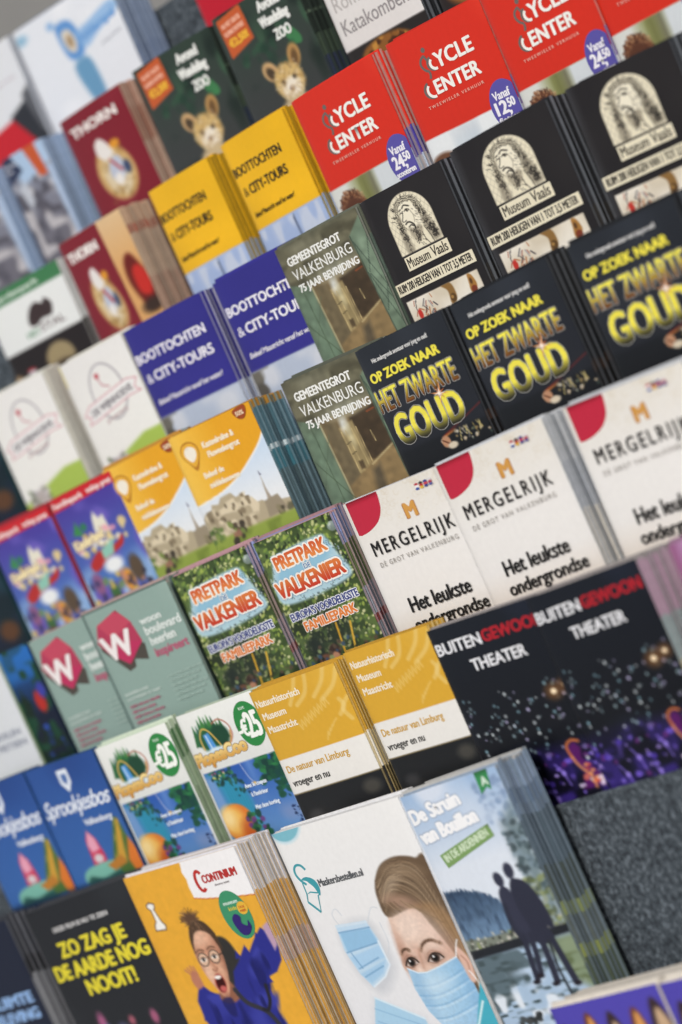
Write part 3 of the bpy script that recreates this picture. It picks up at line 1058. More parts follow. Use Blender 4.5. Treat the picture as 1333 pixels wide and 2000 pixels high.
@design
def d_fairy():
    d = Design(83, '#2b5298', vis=130, res=1.2, edge=[(0, '#27476f')], paper='#2a4a80', back='#1f3a60')
    cv = d.cv
    cv.grad('#2a5096', '#3a69ad', 0, 110)
    cv.tint('#244486', 50, 4, .5, .5)
    W = '#e3e9f2'
    cv.poly([(37, 8), (49, 8), (49, 20), (43, 29), (37, 20)], W, 1)
    cv.poly([(40, 12), (46, 12), (46, 18), (43, 22), (40, 18)], '#4a6ca8', 1)
    cv.poly([(36, 74), (41, 66), (47, 74), (50, 88), (50, 98), (34, 98)], '#cc3a5c', 2)
    cv.poly([(36, 78), (41, 66), (46, 74), (47, 84), (38, 86)], '#e6a3ba', 2.5)
    cv.ell(42, 92, 5, 4, '#d8ccd0', 2)
    cv.poly([(18, 104), (28, 98), (54, 96), (66, 100), (62, 110), (22, 112)], '#7ab8a8', 2, 1, True)
    cv.poly([(24, 106), (40, 110), (60, 106), (60, 118), (20, 118)], '#2c5a52', 3, 1, True)
    cv.poly([(56, 98), (74, 60), (78, 62), (82, 98), (78, 112), (62, 112)], '#4b6b33', 2)
    cv.poly([(62, 96), (76, 62), (78, 64), (70, 100)], '#c99a3a', 2)
    cv.tint('#8f8a3a', 6, 6, .55, .2, m=cv.polym([(58, 98), (74, 62), (82, 98)]))
    cv.poly([(72, 100), (80, 80), (90, 110), (76, 116)], '#d9782e', 2.5)
    cv.poly([(48, 100), (66, 94), (70, 102), (54, 106)], '#b87a2e', 2)
    cv.rect(-2, 112, 90, 140, '#1e2f4a', 6)
    d.text('Sprookjesbos', 4, 47, 75, 15, W, .3, .28, sp=.9)
    d.text('Valkenburg', 43, 61, 31, 5.4, W, .25, .15)
    return d.done()


@design
def d_earth():
    d = Design(113, '#282a2e', vis=150, res=1.4, edge=[(0, '#3a3c40'), (60, '#55585c')], paper='#6a6c70', back='#3c3e42', gloss=False)
    cv = d.cv
    cv.tint('#2f3236', 50, 3, .45, .5)
    cv.ell(30, 103, 4, 8, '#a05a80', 4)
    cv.ell(33, 112, 5, 6, '#5a7ab0', 4)
    cv.ell(60, 108, 3, 4, '#a05a6a', 3)
    cv.ell(83, 110, 3.5, 6, '#a05a78', 3)
    cv.blobs(20, 10, 112, 110, 148, 2, 6, ['#4a4a6a', '#6a4a5a', '#33486a'], 5, 4)
    Y = '#ddd03a'
    d.text('DEZE FILM IS NU TE ZIEN', 24, 22, 60, 3.6, '#c9c9c9', .25)
    d.text('ZO ZAG JE', 21, 43.5, 71, 12, Y, .9)
    d.text('DE AARDE NOG', 6, 61.5, 101, 12.4, Y, .9)
    d.text('NOOIT!', 32, 79, 52, 12.4, Y, .9)
    return d.done()


@design
def d_museum_yellow():
    d = Design(114, '#e2a738', vis=190, res=.9, edge=[(0, '#dcdbe2'), (37, '#d0a050'), (75, '#b99a90'), (95, '#d3a24a')], paper='#dfdcdc', back='#c89a48', gloss=False)
    cv = d.cv
    cv.tint('#e6af45', 60, 3, .4, .5)
    cv.noise(.02, 4, 8)
    # white label with torn lower edge
    pts = [(61, 2), (59.5, 8), (61, 14), (60, 20), (60.5, 29)]
    cv.poly([(61, 1)] + pts + [(70, 31.5), (90, 35), (116, 38.5), (116, -2), (61, -2)], '#eeedee', .8)
    cv.line([(60.5, 29.5), (70, 32), (90, 35.5), (116, 39)], .6, '#b33a30', .6, .8)
    # hair knot, head, hair
    for k in range(70):
        r = random.Random(k)
        a = r.uniform(0, 6.28)
        L = r.uniform(5, 11)
        cv.line([(48, 45), (48 + L * math.cos(a) * .5 + r.uniform(-2, 2), 44 + L * math.sin(a) * .5), (48 + L * math.cos(a), 43 + L * .8 * math.sin(a))], .7, r.choice(['#6a4a33', '#8a6747', '#3a2a22', '#b08d68']), .7, .8)
    cv.ell(49, 45, 6, 6, '#5d4432', 4)
    cv.poly([(62, 66), (70, 64), (76, 76), (77, 104), (72, 126), (62, 122), (58, 96)], '#33312f', 2.5, 1, True)
    cv.line([(64, 60), (60, 54), (66, 72)], 1.4, '#3c3530', 1.2, 1, True)
    cv.poly([(26, 86), (24, 92), (27, 100), (33, 100), (33, 90), (30, 84)], '#b87a62', 1.5, 1, True)
    for k in range(4):
        cv.line([(27 + k * 1.8, 88), (22 + k * 3, 80 + abs(k - 2))], 1.5, '#b5765e', 1)
    blue = '#2b2f86'
    cv.poly([(33, 98), (37, 103), (45, 108), (58, 112), (66, 92), (74, 86), (86, 74), (88, 80), (96, 72), (106, 64), (116, 74), (112, 92), (104, 100), (96, 102), (92, 112), (90, 132), (96, 160), (98, 192), (34, 192), (36, 150), (26, 140), (20, 124), (21, 108), (26, 100)], blue, 1.5)
    cv.tint('#3a3f9c', 12, 5, .5, .3, m=cv.polym([(30, 104), (60, 110), (96, 76), (104, 98), (92, 130), (98, 190), (36, 190)], 3))
    cv.tint('#1e2164', 9, 9, .6, .2, 2, .6, m=cv.polym([(24, 108), (60, 112), (96, 76), (104, 98), (92, 130), (98, 190), (36, 190)], 3))
    for x, y in ((76, 80), (22, 122), (30, 142), (94, 104), (100, 70)):
        cv.poly([(x - 3, y + 3), (x, y - 4), (x + 3, y + 3)], blue, 1)
    cv.poly([(108, 64), (116, 60), (116, 78), (110, 84)], '#b99ab0', 2)
    # face
    sk = '#cf9c80'
    face = spl([(40, 62), (42, 53), (50, 49), (58, 51), (62, 60), (63, 76), (60.5, 92), (55, 106), (50.5, 110.5), (46, 107), (42, 97), (39, 86), (38, 72)])
    cv.poly([(46, 104), (58, 98), (62, 112), (52, 116), (44, 112)], '#8f5f4a', 2, 1, True)
    m = cv.polym(face, 1.4)
    cv.mix(m, sk)
    cv.clip = m
    cv.ell(47, 60, 9, 6, '#e3b89c', 6, 0, .8)
    cv.ell(43.5, 88, 4.5, 8, '#e6bea4', 5, 0, .85)
    cv.ell(57, 87, 3, 6, '#dcae92', 4, 0, .7)
    cv.ell(63, 84, 4, 22, '#96644e', 6, 0, .8)
    cv.ell(38, 76, 2.5, 16, '#a87560', 4, 0, .6)
    cv.ell(51, 110, 9, 3, '#a06c56', 4, 0, .7)
    cv.ell(44, 71, 5, 2.6, '#b07e66', 3, 0, .6)
    cv.ell(55.4, 70.6, 5, 2.6, '#b07e66', 3, 0, .6)
    cv.line([(50.6, 72), (50, 80), (51.8, 86.6)], 1.8, '#b98368', 2.5, .8, True)
    cv.noise(.05, 2.2, 4)
    cv.clip = None
    cv.poly([(38.6, 72), (39.4, 60), (44, 50), (51, 46.4), (59, 49), (64.6, 60), (65, 74), (62.4, 68), (60, 60), (55, 55.6), (49, 54.4), (43.4, 58.4), (40.4, 66)], '#4a382a', 1.6, 1, True)
    for k in range(60):
        r = random.Random(k + 7)
        t = r.random()
        x = 40 + 24 * t
        y0 = 58 - 5 * math.sin(math.pi * t) + (4 if t > .8 or t < .15 else 0)
        cv.line([(x, y0 + r.uniform(-1, 2)), (x + (49 - x) * .35, y0 - 5), (x + (49 - x) * .7, 46)], .35, r.choice(['#2e221a', '#6b5240', '#8a6c52', '#3c2d22']), .5, .7, True)
    for x, y in ((43.8, 77.5), (55, 77)):
        cv.ell(x, y, 5.1, 5.8, '#2f2824', .8)
        cv.ell(x, y, 4.3, 5.0, '#dcb79c', .8)
        cv.ell(x, y + .1, 2.8, 1.9, '#f1ece6', .9)
        cv.ell(x, y + .1, 1.4, 1.6, '#2c1f18', .8)
        cv.line([(x - 2.9, y - .6), (x, y - 2.1), (x + 2.9, y - .6)], .6, '#4a3226', .7, 1, True)
        cv.line([(x - 3.6, y - 6.8), (x - .4, y - 8.4), (x + 3.6, y - 7)], 1.0, '#4f3a2a', 1.1, .9, True)
    cv.line([(48.8, 76.6), (50.4, 76.6)], .8, '#2f2824', .8)
    cv.line([(60, 76.6), (64, 75.6)], .9, '#2f2824', .8)
    cv.line([(48.4, 86.4), (50, 88.2), (52.2, 87.6), (53, 86)], .9, '#8e5a46', 1, .9, True)
    cv.ell(49.8, 98.6, 5.0, 8.0, '#a8483f', 1.2, 6)
    cv.ell(49.9, 98.8, 4.0, 6.8, '#3c0f0e', 1.1, 6)
    cv.ell(49.6, 93.4, 3.3, 1.5, '#f4efe8', .8)
    cv.ell(50.2, 103, 2.9, 2.4, '#c4625e', 1.2)
    # strap and hook
    cv.line([(60, 106), (66, 118), (80, 128), (86, 140)], 4, '#34333a', 1.4, 1, True)
    cv.line([(89, 108), (87, 120), (82, 127), (78, 126)], 3, '#25242c', 1.2, 1, True)
    cv.poly([(44, 112), (54, 112), (52, 126), (46, 124)], '#1d1f58', 2, .8, True)
    # chess pawn drawing
    cv.poly([(12, 25), (16, 23), (21, 25), (20, 29), (18.5, 30), (21, 40), (23.5, 44), (22, 48), (11, 47), (12, 42), (15, 39), (14.5, 30), (12.5, 28)], '#5a4a3a', .8)
    cv.poly([(13, 25.6), (16, 24.2), (20, 25.8), (19.2, 28.4), (17.6, 29.4), (20, 40), (22.4, 44.4), (21.2, 47), (12, 46), (13, 42.4), (15.8, 39.4), (15.4, 29.6), (13.4, 27.6)], '#f0eee8', .7)
    arc = [(72.5 + 3.6 * math.cos(q), 18 + 8 * math.sin(q)) for q in np.linspace(-.75, -5.4, 14)]
    d.stroke(arc, 2.7, '#b8322c', 'emblem')
    d.text('CONTINIUM', 75, 20.5, 32, 6.2, '#b23330', .45)
    d.text('discovery center', 84, 24.6, 14, 1.8, '#8a8284', .05)
    d.ell(91.5, 50, 12.3, 20.2, '#3f8f68', 'badge', 48, rot=-8)
    d.text('museum', 84, 41, 13, 3, '#d9eadf', .1, part='badge')
    d.text('kids', 87, 46, 7, 3, '#d8c84a', .1, part='badge')
    d.ell(99, 46, 4.6, 5.2, '#e0b13e', 'badge', 24)
    d.text('DOE', 96.4, 46, 5, 1.8, '#c0552a', .1, part='badge')
    d.text('MEE', 96.4, 49, 5, 1.8, '#c0552a', .1, part='badge')
    d.poly([(86, 54), (90, 49), (94, 52), (93, 57), (97, 60), (99, 56), (100, 62), (95, 67), (89, 65)], '#33266e', 'badge', True)
    return d.done()


@design
def d_masks():
    d = Design(117, '#e7e7e8', vis=190, res=.8, edge=[(0, '#d9dadc')], paper='#e2e2e2', back='#c8c8ca')
    cv = d.cv
    cv.grad('#ebebea', '#e3e4e8', 0, 160)
    T = '#3f9aa6'
    # arc top left
    cv.ell(14, -8, 17.5, 18, '#c4dde6', 2.5)
    cv.ell(14, -9, 16, 17, '#7cb9c9', 1)
    # emblem
    # hanging mask
    lb, mb, db = '#bfd8ec', '#93bfe0', '#6f9cc4'
    cv.poly([(24, 82), (50, 80), (57, 104), (55, 122), (36, 136), (22, 112)], '#bfc3ca', 9, .7, True)
    cv.line([(25, 78), (23, 70), (28, 66), (31, 72)], .7, '#cdd3da', .7, 1, True)
    cv.line([(50, 82), (58, 72), (63, 73)], .7, '#cdd3da', .7, 1, True)
    cv.line([(53, 112), (60, 100), (60, 84)], .7, '#cdd3da', .7, 1, True)
    cv.poly([(22, 78), (49, 80), (53, 96), (53, 116), (45, 124), (31, 130), (24, 116), (20, 98)], lb, 1)
    cv.poly([(22.5, 84), (49.5, 86), (52, 98), (22, 100)], mb, 2)
    cv.poly([(22, 104), (51, 100), (52, 110), (25, 114)], '#a9cdea', 2)
    cv.poly([(25, 118), (51, 112), (45, 121), (31, 127)], '#a4c9e6', 2)
    for a, b in (((21.5, 100), (50, 98)), ((26, 114), (46, 109)), ((28, 121), (47, 116)), ((22, 84), (49.6, 85.4))):
        cv.line([a, b], 1, db, 1, .9)
    cv.line([(25, 101), (29, 114)], 1, db, 1, .8)
    cv.line([(52, 97), (53, 116), (45, 124), (32, 129.6)], 1.4, '#dfeaf4', 1, 1)
    cv.line([(22.4, 79), (48.8, 81)], 2, '#cfe0ee', 1)
    # head
    hair = [(69, 82), (67, 66), (71, 54), (80, 44), (90, 40.5), (100, 41), (110, 45), (119, 54), (119, 160), (112, 150), (108, 120), (100, 96), (92, 80)]
    sk = '#dcbfae'
    cv.poly([(70, 74), (78, 70), (92, 76), (104, 94), (110, 116), (112, 134), (116, 140), (116, 152), (100, 150), (66, 126), (65, 112), (67, 98)], sk, 1.4, 1, True)
    cv.poly(hair, '#65523f', 1.8, 1, True)
    cv.poly([(71, 62), (80, 46), (96, 43), (110, 50), (112, 72), (104, 78), (92, 70), (78, 68)], '#6f5b46', 6, .9, True)
    cl = cv.polym(spl(hair), 1.8)
    cv.clip = cl
    for k in range(190):
        r = random.Random(k + 40)
        t = r.random()
        p = [(69 + 2 * t, 79 - 26 * t), (80 + 10 * t, 62 - 18 * t + r.uniform(-3, 3)), (97 + 12 * t, 74 - 22 * t + r.uniform(-4, 4)), (107 + 9 * t, 102 - 8 * t + r.uniform(-8, 8)), (113 + 5 * t, 142)]
        cv.line(p, r.uniform(.25, .6), r.choice(['#8c745a', '#4a3a2c', '#3c2f25', '#a58d70', '#6a5542', '#bba689', '#7a634c']), .7, .5, True)
    cv.ell(82, 60, 10, 4, '#b8a48c', 7, -38, .6)
    cv.ell(96, 52, 12, 4, '#9c866c', 7, 14, .5)
    cv.poly([(88, 78), (100, 86), (112, 112), (116, 146), (119, 146), (119, 100), (108, 80)], '#a5825c', 5, .6, True)
    cv.clip = None
    cv.ell(82, 92, 13, 12, '#ecd6c8', 12, 0, .8)
    cv.ell(69, 108, 3, 14, '#c79f8b', 6, 0, .6)
    # soft modelling of the printed portrait
    cv.ell(97, 104, 9, 16, '#e7cdbf', 10, 0, .6)
    cv.ell(106, 124, 7, 18, '#c79d8a', 8, 0, .55)
    cv.ell(68, 116, 3.5, 16, '#b98f7d', 5, 0, .7)
    cv.ell(79, 116, 5, 9, '#cba593', 6, 0, .7)
    cv.ell(75.5, 121, 2.6, 8, '#efdccf', 4, 0, .7)
    cv.ell(84, 73, 12, 5, '#c9a28c', 6, 20, .6)
    for pts, w0 in (([(66.6, 111), (68, 108.6), (70, 107.6), (72.4, 108), (74, 109.6)], 1.5), ([(83, 111.4), (86, 107.6), (90, 105.6), (95, 105.8), (101, 109.6)], 1.8)):
        cv.line(pts, w0 * 1.25, '#8a6d58', 2.2, .85, True)
        cv.line(pts[1:-1], w0, '#5d4434', 1.4, .75, True)
        for k in range(16):
            r = random.Random(k)
            t = r.random() * (len(pts) - 1.01)
            i = int(t)
            x = pts[i][0] + (pts[i + 1][0] - pts[i][0]) * (t - i)
            y = pts[i][1] + (pts[i + 1][1] - pts[i][1]) * (t - i)
            cv.line([(x - .5, y + .9), (x + .8, y - 1)], .35, '#4a3426', .6, .7)
    for x, y, q in ((71.3, 118.6, .82), (91.5, 119.4, 1)):
        cv.ell(x, y - 1, 7.6 * q, 5.6, '#a9806e', 5, 0, .6)
        cv.poly([(x - 6 * q, y + .8), (x - 3 * q, y - 2.6), (x + 1 * q, y - 3.6), (x + 4.4 * q, y - 2.2), (x + 6.4 * q, y + .8), (x + 2 * q, y + 3), (x - 3 * q, y + 2.8)], '#cdbfb8', 1.1, 1, True)
        cv.ell(x, y - 1.6, 6 * q, 2.2, '#8d6f62', 2, 0, .6)
        cv.ell(x + .3, y - .5, 3.7 * q, 3.7, '#453730', 1.2)
        cv.ell(x + .3, y - .4, 2.2 * q, 2.3, '#120e0c', 1)
        cv.ell(x - .7, y - 1.6, .75, .75, '#f6f6f6', .5)
        cv.line([(x - 6.4 * q, y + 1), (x - 3 * q, y - 2.8), (x + 1 * q, y - 4), (x + 4.6 * q, y - 2.6), (x + 7 * q, y + .6)], 1.3, '#2a1f19', .9, 1, True)
        cv.line([(x - 5.4 * q, y + 1.6), (x - 1, y + 3.4), (x + 5.4 * q, y + 1.8)], .7, '#7c5a4b', .9, .8, True)
        cv.line([(x - 5 * q, y - 4.2), (x, y - 6.2), (x + 6 * q, y - 3.4)], .8, '#9a7462', 1.2, .7, True)
    cv.line([(81.6, 110), (80, 117), (79.4, 124)], 1.6, '#b98f7b', 2.4, .7, True)
    cv.noise(.035, 1.8, 12, m=cv.ellm(88, 104, 24, 30, 6))
    for k in range(40):
        r = random.Random(k + 300)
        t = r.random()
        x, y = 72 + 34 * t, 77 + 34 * max(0, t - .45) ** 1.1
        cv.line([(x - 2, y - 5), (x + 2 * t, y - 1), (x + 3 + 2 * t, y + r.uniform(.5, 3.5))], .35, r.choice(['#7a634c', '#a58d70', '#5a4735']), .7, .6, True)
    # worn mask
    mk = [(66, 122), (73, 127), (80, 128), (92, 126), (108, 122), (112, 136), (113, 160), (104, 172), (90, 178), (76, 172), (68, 156), (65, 138)]
    cv.poly(mk, '#9cc6e4', 1.2)
    cv.clip = cv.polym(mk, 1.2)
    cv.grad('#c4def0', '#8fbcdf', 0, 0, 64, 112, .7)
    for k, y in enumerate((134, 142, 150, 160)):
        cv.line([(64, y + 1), (80, y + 4), (98, y + 1), (114, y - 4)], .9, '#7aa8cf', 1.2, .75, True)
        cv.line([(64, y + 3), (80, y + 6), (98, y + 3), (114, y - 2)], 1.2, '#cfe5f5', 1.4, .7, True)
    cv.clip = None
    cv.clip = cv.polym(mk, 1.2)
    cv.noise(.03, 1.5, 21)
    cv.ell(70, 140, 6, 22, '#6f9fca', 8, 0, .45)
    cv.ell(110, 140, 5, 24, '#7aa9d2', 7, 0, .4)
    cv.ell(84, 138, 12, 8, '#cfe4f2', 9, 0, .5)
    cv.clip = None
    cv.line([(66, 122), (73, 127), (80, 128), (92, 126), (108, 122)], 1, '#dbe9f4', .8)
    # ear and cord
    cv.poly([(110, 116), (114, 118), (117, 128), (115, 142), (111, 140)], '#d9b3a2', 1.4, 1, True)
    cv.line([(112, 122), (114.5, 128), (113, 136)], 1, '#a97a68', 1, .8, True)
    cv.line([(108, 122), (112, 113), (114, 110)], .9, '#eef0f2', .8, 1)
    cv.line([(113, 134), (116, 144), (113, 158)], .9, '#eef0f2', .8, 1, True)
    # lower mask lying flat, teal corner
    cv.poly([(26, 136), (64, 160), (70, 192), (6, 192), (14, 160)], '#cfd3da', 6, .5)
    cv.poly([(28, 138), (62, 161), (66, 192), (10, 192), (15, 164)], '#a9cfe8', 1.2)
    for k in range(4):
        cv.line([(24 - k * 2, 146 + k * 10), (62, 168 + k * 10)], .9, '#86b3d6', 1.2, .8)
    cv.line([(28, 138), (62, 161)], 1.6, '#d5e6f2', 1)
    cv.poly([(114, 150), (119, 140), (119, 192), (84, 192), (100, 176)], '#47aabf', 1.2)
    cv.line([(113, 158), (100, 178), (84, 192)], 1.6, '#d8eef2', 1)
    d.stroke([(17.5, 32), (15, 28), (11, 27), (8, 29.5), (7.4, 34), (9.5, 39), (13, 43)], 1.9, T, 'emblem')
    d.poly([(10, 38.5), (15, 37.2), (21, 40.5), (23, 47), (20.5, 53.5), (18.4, 46.4), (15.4, 42), (14, 40.2)], T, 'emblem', True)
    d.stroke([(10, 41), (9.6, 50), (13.4, 49), (19.5, 51)], 1.1, T, 'emblem', False)
    d.stroke([(9.6, 50), (7.6, 55.6), (15.2, 65.4), (18.8, 53), (20, 52.6)], 1.0, T, 'emblem', False)
    d.stroke([(7.8, 56), (15.2, 65.6)], 1.7, T, 'emblem', False)
    d.text('Maskersbestellen.nl', 24, 47, 40.5, 5.6, '#55585c', .2, rot=-.5)
    return d.done()


@design
def d_ardennes():
    d = Design(84, '#b9cce2', vis=190, res=1.0, edge=[(0, '#c4c3c0'), (2, '#93a7c0'), (22, '#71869f'), (34, '#8195ab'), (42, '#55646f'), (80, '#525c58'), (108, '#7d8758'), (118, '#5e6663'), (140, '#828b50'), (150, '#55604f')], paper='#7b8b99', back='#5a6874')
    cv = d.cv
    cv.grad('#9fbbdc', '#dbe3ee', 0, 60)
    cv.tint('#d5dfee', 26, 4, .5, .3)
    # branches upper right
    cv.blobs(60, 62, 6, 84, 40, .8, 2.6, ['#8ea6c6', '#a9bbd4', '#7d93b6'], 3, 1.5, .7)
    cv.poly([(70, 40), (84, 26), (86, 130), (76, 122), (74, 90), (70, 66)], '#6f8288', 9, .9)
    cv.blobs(140, 68, 38, 86, 96, .8, 2.6, ['#3b474c', '#5c6f78', '#8194a0', '#46565a'], 4, 1.2, .75)
    cv.blobs(60, 66, 82, 86, 122, .8, 2.4, ['#6d7a46', '#8a9460', '#5a6448', '#97a08a'], 5, 1.2, .8)
    # hill
    hill = [(-2, 75)]
    r = random.Random(6)
    for k in range(72):
        x = -1 + k * .62
        hill.append((x, 75.5 + 17 * (max(x, 0) / 44) ** 2.6 + r.uniform(-2.2, 1.2)))
    hill += [(46, 96), (49, 110), (50, 118), (-2, 118)]
    m = cv.polym(hill, 1.4)
    cv.mix(m, '#46617f')
    cv.clip = m
    cv.grad('#33465f', '#6f8cab', 74, 114)
    cv.tint('#2c3c54', 3.2, 7, .5, .5, 1.6, .5, m=.7)
    cv.noise(.08, 2.4, 6, 1.4, .8)
    cv.clip = None
    # bank, pier, water
    cv.poly([(-2, 112), (20, 114), (42, 114), (86, 118), (86, 126), (-2, 124)], '#7c8378', 2)
    cv.blobs(70, 0, 112, 84, 122, .6, 1.8, ['#b9b7aa', '#5a5d52', '#8f9a62', '#d0cdc2', '#43463f'], 8, 1)
    cv.poly([(-2, 121), (86, 119), (86, 127), (-2, 129)], '#23262c', 1.5)
    m = cv.polym([(-2, 128), (86, 126), (86, 195), (-2, 195)], 2)
    cv.mix(m, '#a9c1da')
    cv.clip = m
    cv.poly([(-2, 127), (40, 127), (46, 140), (34, 150), (22, 154), (14, 166), (-2, 172)], '#5d6f78', 2.5)
    cv.tint('#46555a', 5, 9, .5, .3, .8, 2)
    cv.tint('#bcd0e6', 12, 3, .5, .3, .6, 2, m=np.clip((cv.X - 20) / 20, 0, 1))
    cv.poly([(62, 127), (86, 127), (86, 170), (74, 160)], '#727f4c', 6, .7)
    cv.tint('#dfe8f2', 8, 13, .6, .2, 1, 1, m=np.clip((cv.Y - 150) / 10, 0, 1))
    cv.clip = None
    # two silhouettes
    D = '#2d2f3f'
    D2 = '#343648'
    cv.ell(49.3, 76.5, 3.6, 5.6, D2, 1.2, -6)
    cv.ell(59.6, 72.5, 3.8, 6.0, D2, 1.2, 4)
    cv.poly([(48, 82), (51, 82), (54, 86), (56, 96), (57, 110), (57, 124), (47, 124), (45, 112), (43.6, 98), (44.6, 87)], D2, 1.2, 1, True)
    cv.poly([(58, 79), (62, 79), (68, 83), (72, 92), (74.5, 104), (75, 116), (73, 121), (70, 118), (71, 128), (58, 128), (56, 112), (54, 98), (54.6, 86)], D, 1.2, 1, True)
    cv.poly([(43.6, 96), (47, 94), (46, 112), (50, 120), (46, 122), (42.6, 110)], D, 1.2, 1, True)
    for pts, wd in (([(49, 120), (47, 134), (45, 152)], 4.4), ([(54.5, 120), (52.6, 134), (49.5, 149)], 4.2), ([(61, 124), (60.4, 140), (59, 157)], 5), ([(68.4, 124), (70.4, 140), (72.6, 160)], 5)):
        cv.line(pts, wd, D, 1.2, 1, True)
    for x, y in ((43.6, 154), (48.4, 150.5), (57.4, 158.6), (73.4, 162)):
        cv.ell(x, y, 3, 1.8, '#221c24', 1.2)
    cv.line([(66, 128), (64, 148), (66, 176)], 2, '#2a2f34', 1.2)
    cv.blobs(14, 14, 176, 36, 184, 1, 3, ['#2c2f30', '#45484a'], 8, 1.2)
    W = '#f4f5f7'
    d.text('De Struin', 3.5, 22, 44, 10.5, W, .9, outline=((1.5, '#a3b2c8'),), rot=6)
    d.text('van Bouillon', 5, 37.5, 50, 10.5, W, .9, outline=((1.5, '#a3b2c8'),), rot=5.5)
    d.poly([(13, 48), (60, 36.5), (61.5, 46), (15.5, 58.5)], '#7d9f62')
    d.text('IN DE ARDENNEN', 17, 54.5, 42, 5.6, '#cfe0c4', .3, rot=14)
    d.poly([(66.5, 0), (77, 0), (74.5, 15), (72, 12), (66, 16)], '#3d8f57', 'badge')
    d.text('A', 69.4, 10.5, 5, 6, '#cfe3d3', .4, part='badge')
    return d.done()


def thorn(W, full):
    M = '#7d1f2b'
    d = Design(W, M, vis=128, res=1.2, edge=[(0, '#b08a78'), (30, '#9a6a58'), (70, '#b89a88')] if full else [(0, '#c2a184'), (20, '#a8604c'), (30, '#c9b29a'), (80, '#a98a78')], paper='#c9b8a4', back='#7a4a40')
    cv = d.cv
    cv.tint('#872533', 40, 3, .5, .5)
    k = 1 if full else .67
    if not full:
        cv.poly([(62, -2), (98, -2), (98, 132), (66, 132)], '#d8b07c', 1.2)
        cv.clip = cv.polym([(62, -2), (98, -2), (98, 132), (66, 132)])
        cv.grad('#d9b98e', '#d6a468', 0, 60)
        cv.poly([(74, 54), (84, 46), (92, 60), (98, 86), (98, 108), (84, 112), (72, 80)], '#6a1f18', 5, 1, True)
        cv.poly([(80, 66), (90, 62), (97, 80), (92, 96), (80, 90)], '#c22d24', 5, 1, True)
        cv.ell(88, 108, 14, 8, '#3a2a22', 6)
        cv.clip = None
    x0 = 42 * k + (3 if not full else 0)
    g = '#c9a56a'
    cv.ell(x0 + 8 * k, 84, 26 * k, 33, g, 4, -12)
    cv.ell(x0 + 8 * k, 86, 18 * k, 26, '#d9c9a8', 5, -12)
    cv.blobs(60, x0 - 12 * k, 56, x0 + 28 * k, 116, 1.2, 3.2, ['#b08a4a', '#8a6a35', '#e4cf9c', '#a67f45'], 3, 2, .5)
    cv.poly([(x0 - 6 * k, 44), (x0 + 2, 40), (x0 + 10 * k, 48), (x0 + 14 * k, 62), (x0, 66), (x0 - 8 * k, 56)], '#e4e0dc', 3, 1, True)
    cv.ell(x0 + 20 * k, 54, 7 * k, 5, '#d9962e', 3)
    cv.poly([(x0 + 2 * k, 72), (x0 + 16 * k, 66), (x0 + 22 * k, 82), (x0 + 12 * k, 96), (x0, 88)], '#b8c0d2', 3, 1, True)
    cv.line([(x0 + 6 * k, 68), (x0 + 16 * k, 84)], 3, '#b03a3c', 2)
    cv.ell(x0 + 24 * k, 84, 5 * k, 8, '#3c4a6a', 3)
    cv.ell(x0 + 8 * k, 92, 6 * k, 7, '#e9e5e0', 3)
    d.text('THORN', 12 if full else 8, 26, 70 if full else 44, 10.5, '#e9e2de', 1.0)
    return d.done()


@design
def d_town_full(): return thorn(98, True)


@design
def d_town_band(): return thorn(96, False)


